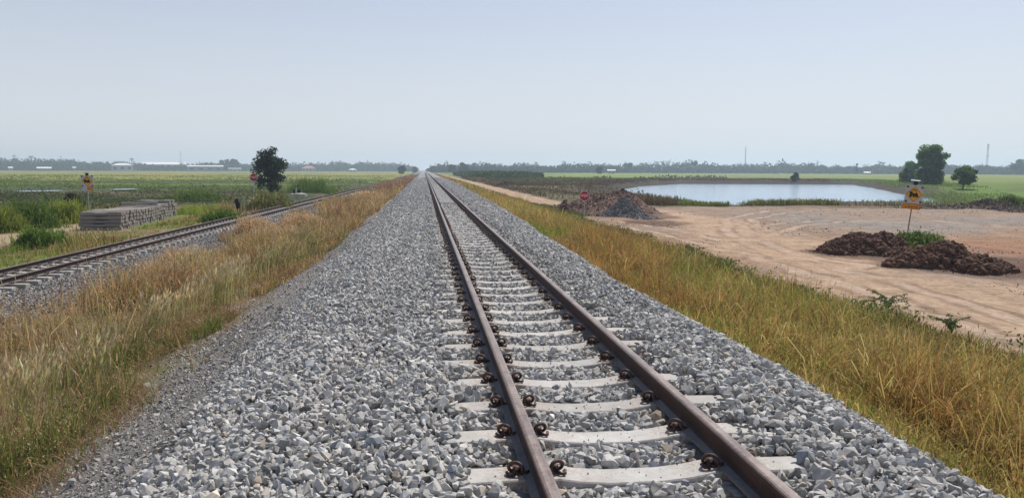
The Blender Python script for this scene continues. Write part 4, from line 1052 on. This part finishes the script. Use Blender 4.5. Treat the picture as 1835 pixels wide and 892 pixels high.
building('long blue grey hall rising behind the trees near the left edge', 82, 136, 1290, 15, 2.5, MT['wallgrey'], MT['roofgrey'], 40, 'warehouse', windows=0)
building('low shed with a pale roof at the foot of the far left trees', 67, 92, 1085, 4.0, 2.2, MT['wallgrey'], MT['roofwhite'], 12)
building('pale block with a flat roof between the hall and the white hipped roof', 165, 186, 1240, 13.5, 1.5, MT['wallpale'], MT['roofgrey'], 25, 'factory')
building('grey walled building under a wide white hipped roof', 200, 239, 1090, 9.5, 3.2, MT['wallpale'], MT['roofwhite'], 30, 'factory', True, windows=3)
building('small brown roofed block peeping over the white hipped roof', 206, 224, 1210, 14.5, 1.5, MT['wallgrey'], MT['roofgrey'], 20, 'factory')
building('long low factory shed with a bright white roof', 257, 334, 1200, 10.5, 4.0, MT['wallpale'], MT['roofwhite'], 50, 'factory', windows=6)
building('low grey shed in front of the long white roofed factory', 336, 400, 1110, 8.0, 1.8, MT['wallgrey'], MT['roofwhite'], 18, windows=4)
building('red roofed hall right of the dark bushy tree', 541, 566, 1080, 6.0, 3.6, MT['wallpale'], MT['roofred'], 18, 'temple_hall', True, windows=4)
building('small house with a white roof in the trees left of the tracks', 625, 639, 1000, 3.6, 2.4, MT['wallpale'], MT['roofwhite'], 10, 'house', True, windows=2)
building('little white roofed house above the bright green field', 1089, 1102, 690, 6.0, 1.8, MT['wallpale'], MT['roofwhite'], 8, 'house', False, windows=2)
building('white roofed hut at the foot of the trees right of the pond', 1549, 1559, 800, 3.0, 1.6, MT['wallgrey'], MT['roofwhite'], 7, 'house', False)
building('tiny pale house among the trees at the far left edge', 16, 23, 1080, 4.5, 1.8, MT['wallpale'], MT['roofwhite'], 9, 'house', windows=1)
building('pale low shed among the trees left of the dark bushy tree', 410, 432, 1100, 4.2, 1.6, MT['wallpale'], MT['roofgrey'], 14, windows=3)
building('tiny white house in the trees beside the pale flat roofed block', 131, 136, 1080, 5.0, 1.6, MT['wallpale'], MT['roofwhite'], 7, 'house', windows=1)
def mast(label, px, dist, hpx, wpx, lattice, name='radio_mast'):
    q = along(px, dist); k = dist / F; h = hpx * k; w = wpx * k / 2
    t = thing(name, label, 'mast', (q[0], q[1], -1.9)); mb = MB()
    n = 14 if lattice else 24; th = .16 if lattice else .10
    for i in range(3):
        a = 2 * math.pi * i / 3 + .4
        mb.tube([(w * math.cos(a), w * math.sin(a), 0), (w * (.35 if lattice else .8) * math.cos(a), w * (.35 if lattice else .8) * math.sin(a), h)], th, 5)
    for j in range(n):
        z0, z1 = h * j / n, h * (j + 1) / n; f0 = 1 - (.65 if lattice else .2) * j / n; f1 = 1 - (.65 if lattice else .2) * (j + 1) / n
        for i in range(3):
            a = 2 * math.pi * i / 3 + .4; b = a + 2 * math.pi / 3
            mb.tube([(w * f0 * math.cos(a), w * f0 * math.sin(a), z0), (w * f1 * math.cos(b), w * f1 * math.sin(b), z1)], th * .6, 4)
            mb.tube([(w * f1 * math.cos(a), w * f1 * math.sin(a), z1), (w * f1 * math.cos(b), w * f1 * math.sin(b), z1)], th * .6, 4)
    mb.obj('tower', MT['mast'], t)
    if lattice:
        for zf in (.96, .86, .60):
            for i in range(3):
                a = 2 * math.pi * i / 3; m2 = MB(); m2.box((.9 * math.cos(a), .9 * math.sin(a), h * zf), (.5, .5, 2.2), a); m2.obj('antenna', MT['roofwhite'], t)
    else:
        m2 = MB(); m2.tube([(0, 0, h), (0, 0, h * 1.07)], .12, 5); m2.obj('antenna', MT['mast'], t)
        for i in range(3):
            a = 2 * math.pi * i / 3; m3 = MB(); m3.tube([(0, 0, h * .93), (h * .45 * math.cos(a), h * .45 * math.sin(a), 0)], .02, 4); m3.obj('guy_wire', MT['mast'], t)
mast('tall thin guyed mast rising above the trees behind the pond', 1335, 900, 45, 1.6, False)
mast('lattice phone tower with antennas above the trees at the right', 1768, 1050, 46, 4.0, True, 'phone_tower')
mast('faint thin mast behind the long white roofed factory', 325, 1500, 32, 1.2, False)

# ---------------------------------------------------------------- heaps of soil and gravel
def heap(name, label, mat, outline, clod, seed, n=900, cat='heap', steep=1., rough=.25, clods_scale=1.):
    """outline: list of (x, y, radius, height) bumps; ground-hugging lumpy body plus clods lying on it, as one mesh"""
    r = np.random.default_rng(seed); O = np.array(outline); cx, cy = O[:, 0].mean(), O[:, 1].mean()
    x0, x1 = (O[:, 0] - O[:, 2]).min(), (O[:, 0] + O[:, 2]).max(); y0, y1 = (O[:, 1] - O[:, 2]).min(), (O[:, 1] + O[:, 2]).max()
    def f(x, y):
        z = np.full(x.shape, -.12)
        for bx, by, br, bh in outline:
            d = np.hypot(x - bx, y - by) / br
            z = np.maximum(z, bh * np.clip(1 - d, -.3, 1) ** steep if steep == 1 else bh * (np.maximum(0, 1 - d ** 1.6) - .12))
        m = np.clip(z / .3, 0, 1)
        return z + rough * m * (fbm(x * 2.2 / max(rough * 4, .3), y * 2.2 / max(rough * 4, .3), seed) - .5) + .16 * m * (fbm(x * 6, y * 6, seed + 5, 3) - .5)
    nx_, ny_ = 60, 60
    X, Y = np.meshgrid(np.linspace(x0, x1, nx_), np.linspace(y0, y1, ny_)); g = gz(X, Y); Z = f(X, Y)
    V = np.stack([X - cx, Y - cy, Z + g - YARD], -1).reshape(-1, 3); ii = np.arange(nx_ * ny_).reshape(ny_, nx_)
    q = np.stack([ii[:-1, :-1], ii[:-1, 1:], ii[1:, 1:], ii[1:, :-1]], -1).reshape(-1, 4)
    zf = Z.ravel()[q].max(1); q = q[zf > -.1]
    tri = np.concatenate([q[:, [0, 1, 2]], q[:, [0, 2, 3]]])
    px = r.uniform(x0, x1, n * 4); py = r.uniform(y0, y1, n * 4); pz = f(px, py); k = (pz > .0); k &= r.random(n * 4) < .2 + pz / max(O[:, 3]) ; px, py, pz = px[k][:n], py[k][:n], pz[k][:n]
    sz = r.uniform(*clod, len(px)) * r.uniform(.6, 1.2, len(px))
    # a few strays round the foot
    m = n // 2; bi = r.integers(0, len(O), m); ba = r.uniform(0, 6.3, m); bd = O[bi, 2] * np.clip(r.normal(.95, .18, m), .3, 1.7); sx = O[bi, 0] + bd * np.cos(ba); sy = O[bi, 1] + bd * np.sin(ba)
    rk = scatter_rocks(np.concatenate([np.stack([px - cx, py - cy, pz + gz(px, py) - YARD + sz * .1], -1), np.stack([sx - cx, sy - cy, gz(sx, sy) - YARD + .02], -1)]), np.concatenate([sz, r.uniform(clod[0] * .25, clod[0] * .9, m)]), np.zeros((len(px) + m, 3)), CLOD, r, 1.)
    me = np_mesh(name, np.concatenate([V, rk[0]]), np.concatenate([tri, rk[1] + len(V)]), None, False)
    o = link(name, me, mat, None, (cx, cy, YARD)); return tag(o, label, cat, 'heaps dumped in the dirt yard')
def P2(px, py): return tuple(at(px, py, YARD)[:2])
def bump_at(px, py, rad, h): x, y = P2(px, py); return (x, y + rad * .25, rad, h)
heap('soil_heap', 'dark brown clod heap left of the yellow warning sign post', MT['clod'], [bump_at(1545, 452, 1.3, .68), bump_at(1505, 455, .8, .36), bump_at(1590, 448, 1.1, .58), bump_at(1622, 460, .7, .28)], (.03, .16), 101, 2600, steep=2)
heap('soil_heap', 'dark brown clod heap in front of the yellow warning sign post', MT['clod'], [bump_at(1660, 478, .95, .55), bump_at(1705, 478, 1.15, .75), bump_at(1760, 486, .9, .42), bump_at(1618, 478, .5, .25), bump_at(1790, 486, .6, .25)], (.03, .17), 102, 2800, steep=2)
heap('soil_heap', 'big reddish brown soil mound behind the right stop sign', MT['redsoil'], [bump_at(1040, 380, 2.2, 1.05), bump_at(1090, 375, 2.6, 1.45), bump_at(1120, 372, 2.3, 1.55), bump_at(1065, 386, 1.6, .8), bump_at(1150, 382, 1.5, .7), bump_at(1012, 382, 1.1, .8)], (.03, .10), 103, 3000, steep=2, rough=.6)
heap('gravel_heap', 'pointed grey gravel heap against the reddish soil mound', MT['greyheap'], [bump_at(1122, 389, 1.55, 1.25), bump_at(1160, 393, .9, .3)], (.03, .07), 104, 2500, steep=1, rough=.12)
heap('soil_heap', 'dark soil ridge capping the near bank left of the pond outlet', MT['darksoil'], [bump_at(p, 367, 1.6, .5 + .12 * math.sin(p)) for p in range(1360, 1500, 14)], (.04, .11), 105, 2200, steep=2)
heap('soil_heap', 'low dark soil ridge at the right edge of the yard', MT['darksoil'], [bump_at(1700, 375, 1.5, .3), bump_at(1740, 374, 1.7, .45), bump_at(1775, 374, 1.9, .8), bump_at(1800, 376, 1.6, .6), bump_at(1840, 380, 1.7, .4), bump_at(1660, 374, 1.4, .25)], (.03, .10), 106, 2200, steep=2)
heap('soil_heap', 'small bright red earth heap beside the far lane', MT['brightred'], [bump_at(857, 323, 1.6, 1.0), bump_at(864, 323, 1.4, .7)], (.06, .2), 107, 200, steep=2)
heap('soil_heap', 'low dark brown heap beyond the lane under the tall crop', MT['darksoil'], [bump_at(905, 333, 1.8, .9), bump_at(915, 333, 1.5, .7)], (.08, .2), 108, 300, steep=2)

# ---------------------------------------------------------------- signs
FONT = bpy.data.fonts[0] if bpy.data.fonts else None
def text_mesh(body, width, depth, name):
    cu = bpy.data.curves.new(name, 'FONT'); cu.body = body; cu.align_x = 'CENTER'; cu.align_y = 'CENTER'; cu.extrude = depth / 2; cu.size = 1; cu.offset = .012
    o = bpy.data.objects.new(name, cu); COL.objects.link(o); bpy.context.view_layer.update()
    me = bpy.data.meshes.new_from_object(o.evaluated_get(bpy.context.evaluated_depsgraph_get()))
    COL.objects.unlink(o); bpy.data.objects.remove(o)
    V = np.zeros(len(me.vertices) * 3); me.vertices.foreach_get('co', V); V = V.reshape(-1, 3)
    c = (V.max(0) + V.min(0)) / 2; s = width / np.ptp(V[:, 0])
    W = np.stack([(V[:, 0] - c[0]) * s, -(V[:, 2] - c[2]) * depth / max(np.ptp(V[:, 2]), 1e-6), (V[:, 1] - c[1]) * s], -1)
    me.vertices.foreach_set('co', W.ravel()); me.update(); return me
def loco(s):
    """steam locomotive symbol, s = width, centred; stands proud of the yellow diamond"""
    mb = MB(); P = lambda q: [(x * s, z * s) for x, z in q]
    mb.prism(P([(-.50, -.14), (-.50, .27), (-.56, .27), (-.56, .34), (-.14, .34), (-.14, .27), (-.20, .27), (-.20, .16), (.16, .16), (.16, .30), (.13, .34), (.29, .34), (.26, .30), (.26, .16), (.40, .14), (.42, -.10), (.56, -.26), (.28, -.26), (.22, -.14)]), -.003, 0)
    for cx, cz, rr in ((-.36, -.20, .15), (-.02, -.22, .12), (.22, -.22, .10)): mb.prism(P(circ(cx, cz, rr, 18)), -.004, .0)
    mb.prism(P([(.20, .42), (.10, .47), (-.02, .46), (-.16, .53), (-.30, .52), (-.22, .60), (-.04, .60), (.10, .58), (.24, .50)]), -.003, 0)
    return mb
def warn_sign(px, py, z, label, face, lean, plate_full, zoff=0.):
    p = at(px, py, z); g = float(gz(np.array([p[0]]), np.array([p[1]]))[0])
    t = thing('warning_sign', label, 'sign', (p[0], p[1], g - .1), face, 'solar warning signs with a locomotive')
    t.rotation_euler.y = lean
    B = .74; zc = 2.02 + zoff; bh = .82 if plate_full else 1.0
    mb = MB(); mb.tube([(-.02, .04, 0), (0, .04, zc + .42)], .026, 10); mb.obj('post', MT['rustpole'] if plate_full else MT['steel'], t)
    mb = MB(); mb.box((0, 0, zc - (0 if plate_full else .1)), (B, .035, bh)); o = mb.obj('board', MT['alu'], t)
    zd = zc if plate_full else zc + .06
    d = MB(); R1 = .36; d.prism([(0, zd - R1), (R1, zd), (0, zd + R1), (-R1, zd)], -.026, -.0178); di = d.obj('diamond', MT['yellow'], t)
    m = MB(); r0, r1 = .335, .315                                       # thin black border line, laid 2 mm proud
    for i in range(4):
        c = [(0, -1), (1, 0), (0, 1), (-1, 0)]; a, b = c[i], c[(i + 1) % 4]
        m.prism([(a[0] * r0, zd + a[1] * r0), (b[0] * r0, zd + b[1] * r0), (b[0] * r1, zd + b[1] * r1), (a[0] * r1, zd + a[1] * r1)], -.028, -.0262)
    m.obj('border_line', MT['black'], di)
    lo_ = loco(.38); lo_.obj('locomotive_symbol', MT['black'], di, (0, -.0265, zd - .01))
    for sx in (-1, 1):
        for sz in (-1, 1):
            m = MB(); cz = zd + sz * .33
            m.prism(circ(sx * .30, cz, .055, 18), -.030, -.0178); m.prism(circ(sx * .30, cz, .047, 18), -.034, -.0305)
            m.obj('flashing_lamp', MT['lens'], t)
    m = MB(); m.box((0, .03, zc + .52), (.22, .12, .13), 0, .7); m.box((0, .03, zc + .45), (.10, .08, .12)); m.obj('battery_box', MT['black'], t)
    m = MB(); m.add([(-.20, -.10, zc + .585), (.18, -.10, zc + .585), (.18, .14, zc + .635), (-.20, .14, zc + .635), (-.20, -.10, zc + .605), (.18, -.10, zc + .605), (.18, .14, zc + .655), (-.20, .14, zc + .655)],
                    [(0, 1, 2, 3), (4, 7, 6, 5), (0, 4, 5, 1), (1, 5, 6, 2), (2, 6, 7, 3), (3, 7, 4, 0)]); m.obj('solar_panel', MT['solar'], t)
    if plate_full: w, h, cx, cz = .74, .25, -.045, zc - .545
    else: w, h, cx, cz = .36, .26, .165, zc - .43
    y0 = -.03 if plate_full else -.0181
    m = MB(); m.box((cx, y0 - .005, cz), (w, .01, h)); pl = m.obj('plate', MT['orange'], t)
    m = MB(); yb = y0 - .0115; e = .018
    for q in ((cx, cz + h / 2 - .025, w - .03, e), (cx, cz - h / 2 + .025, w - .03, e)): m.box((q[0], yb, q[1]), (q[2], .002, q[3]))
    for sx in (-1, 1): m.box((cx + sx * (w / 2 - .022), yb, cz), (e, .002, h - .07))
    m.obj('border_line', MT['black'], pl)
    me = text_mesh('ระวังรถไฟ', w * .72, .004, 'lettering'); link('lettering', me, MT['black'], pl, (cx, y0 - .0125, cz + .0))
    return t
warn_sign(1626, 424, YARD, 'yellow locomotive warning sign leaning on a rusty post between the dark clod heaps', R(-24), R(5), True)
warn_sign(161, 388, -1.8, 'yellow locomotive warning sign on a tall board behind the sleeper stack', R(14), R(-1), False, .45)
def stop_sign(px, py, z, label, face, h, dia, post):
    p = at(px, py, z); g = float(gz(np.array([p[0]]), np.array([p[1]]))[0])
    t = thing('stop_sign', label, 'sign', (p[0], p[1], g - .1), face, 'red octagonal stop signs')
    m = MB(); m.tube([(0, .035, 0), (0, .035, h)], .035, 10); m.obj('post', post, t)
    m = MB(); m.prism(circ(0, h, dia / 2 / math.cos(R(22.5)), 8, R(22.5)), -.012, .0); b = m.obj('board', MT['white'], t)
    m = MB(); m.prism(circ(0, h, dia / 2 / math.cos(R(22.5)) * .92, 8, R(22.5)), -.0155, -.0125); m.obj('red_face', MT['red'], b)
    me = text_mesh('หยุด', dia * .74, .004, 'lettering'); link('lettering', me, MT['white'], b, (0, -.018, h - .0))
    return t
stop_sign(1047, 391, YARD, 'red octagonal stop sign in front of the reddish soil mound', R(-12), 1.46, .60, MT['steel'])
q = stop_sign(456, 371, -1.75, 'red octagonal stop sign half against the dark bushy tree', R(14), 2.55, .64, MT['steel'])
m = MB(); m.box((0, -.01, 2.55 - .40), (.62, .012, .09)); m.obj('crossbar', MT['alu'], q)

# ---------------------------------------------------------------- small things beside the old track
p = at(428, 386, -1.7)
t = thing('broken_post', 'leaning charred black post with a jagged top beside the old track', 'post', (p[0], p[1], -1.8), .3)
m = MB(); m.tube([(0.05, 0, 0), (.0, 0, .5), (-.06, 0, .95), (-.12, .0, 1.25)], [.13, .12, .17, .10], 7)
m.tube([(-.07, 0, .95), (-.24, .02, 1.12)], [.12, .05], 6); m.obj('timber', MT['charred'], t)
p = at(432, 386, -1.7)
m = MB(); m.tube([(0, 0, 0), (.02, 0, 1.32)], .035, 8); m.box((.02, 0, 1.34), (.10, .10, .05))
tag(m.obj('marker_post', MT['slab'], None, (p[0] + .12, p[1] + .35, -1.8)), 'thin pale post right behind the charred black post', 'post', 'short posts along the old track')
for px, py, hh, mt, lb in ((527, 349, .75, 'charred', 'short black post, left one of the dark pair by the pale slab'), (536, 349, .78, 'charred', 'short black post, right one of the dark pair by the pale slab'),
                           (531, 351, 1.1, 'slab', 'thin pale post standing between the two short black posts'), (645, 333, 1.1, 'charred', 'lone dark post in the dry grass far along the old track')):
    p = at(px, py, -1.7); m = MB(); wd = .26 if mt == 'charred' and hh < 1 else .1
    m.box((0, 0, hh / 2), (wd, .16, hh), 0, .85); m.box((0, 0, hh + .02), (wd * .7, .11, .05))
    tag(m.obj('marker_post', MT[mt], None, (p[0], p[1], -1.85)), lb, 'post', 'short posts along the old track')
def slab(px, py, L, W, Hh, rz, lb, seed):
    r = np.random.default_rng(seed); p = at(px, py, -1.65); m = MB(); n = 11
    ring = [((L / 2) * math.cos(a) * r.uniform(.82, 1.08), (W / 2) * math.sin(a) * r.uniform(.8, 1.1)) for a in np.linspace(0, 2 * math.pi, n, endpoint=False)]
    m.add([(x, y, 0) for x, y in ring] + [(x * .93, y * .9, Hh * r.uniform(.8, 1.1)) for x, y in ring], [tuple(range(n)), tuple(range(2 * n - 1, n - 1, -1))] + [(i, (i + 1) % n, (i + 1) % n + n, i + n) for i in range(n)])
    o = m.obj('concrete_slab', MT['slab'], None, (p[0], p[1], -1.78)); o.rotation_euler.z = rz; tag(o, lb, 'slab', 'pale slabs beside the old track')
slab(446, 362, 1.3, .9, .28, .3, 'pale broken slab in the grass below the left stop sign, front one', 1)
slab(458, 358, 1.5, 1.0, .34, -.2, 'pale broken slab in the grass below the left stop sign, rear one', 2)
slab(537, 351, 2.2, 1.6, .42, .4, 'flat pale slab beside the pair of short black posts', 3)
p = at(846, 346, -.9)
m = MB(); m.tube([(0, 0, -.2), (.03, 0, .35), (.05, .02, .55)], [.09, .06, .02], 7)
tag(m.obj('stake', MT['charred'], None, tuple(p)), 'short dark stake at the edge of the stones right of the tracks', 'stake')

# ---------------------------------------------------------------- air
hz = MB(); hz.box((0, 1250, 22), (5400, 3200, 55))
t = NT('thin_haze'); pv = t.n('ShaderNodeVolumePrincipled', {'Color': (.68, .83, 1.0), 'Density': .00044, 'Anisotropy': .3})
t.t.links.new(pv.outputs[0], t.out.inputs['Volume'])
hzo = hz.obj('haze', t.m); tag(hzo, 'thin bluish haze over the plain', None, None, 'stuff')

# ---------------------------------------------------------------- light
EL, AZ = 54, 38                                       # sun height and compass angle right of the track
w = bpy.data.worlds.new('World'); sc.world = w; w.use_nodes = True
nt = w.node_tree; bg = nt.nodes['Background']; sky = nt.nodes.new('ShaderNodeTexSky')
sky.sky_type = 'NISHITA'; sky.sun_disc = False; sky.sun_elevation = R(EL); sky.sun_rotation = R(AZ)
sky.altitude = 0; sky.air_density = 1.0; sky.dust_density = 1.0; sky.ozone_density = 3.0
STR = .10
tc = nt.nodes.new('ShaderNodeTexCoord'); sx = nt.nodes.new('ShaderNodeSeparateXYZ'); mr = nt.nodes.new('ShaderNodeMapRange'); mx = nt.nodes.new('ShaderNodeMix'); mx.data_type = 'RGBA'
nt.links.new(tc.outputs['Generated'], sx.inputs[0]); nt.links.new(sx.outputs[2], mr.inputs['Value'])          # pale haze veil, thickest at the horizon
for k, v in (('From Min', 0.), ('From Max', .42), ('To Min', .90), ('To Max', .06)): mr.inputs[k].default_value = v
nt.links.new(mr.outputs[0], mx.inputs[0]); nt.links.new(sky.outputs[0], mx.inputs[6]); mx.inputs[7].default_value = (.765 / STR, .775 / STR, .835 / STR, 1)
nt.links.new(mx.outputs[2], bg.inputs[0]); bg.inputs[1].default_value = STR
sun = bpy.data.lights.new('sun', 'SUN'); sun.energy = 4.9; sun.angle = R(.55); sun.color = (1, .94, .86)
so = bpy.data.objects.new('sun', sun); COL.objects.link(so)
sd = Vector((math.sin(R(AZ)) * math.cos(R(EL)), math.cos(R(AZ)) * math.cos(R(EL)), math.sin(R(EL))))
so.rotation_euler = sd.to_track_quat('Z', 'Y').to_euler(); so.location = sd * 50

sc.view_settings.view_transform = 'Standard'; sc.view_settings.look = 'None'; sc.view_settings.gamma = 1; sc.view_settings.exposure = 0
sc.view_settings.use_curve_mapping = False
sc.render.engine = 'CYCLES'
cy = sc.cycles; cy.use_denoising = True; cy.max_bounces = 6; cy.diffuse_bounces = 3; cy.glossy_bounces = 2; cy.transmission_bounces = 3; cy.volume_bounces = 2
cy.transparent_max_bounces = 8
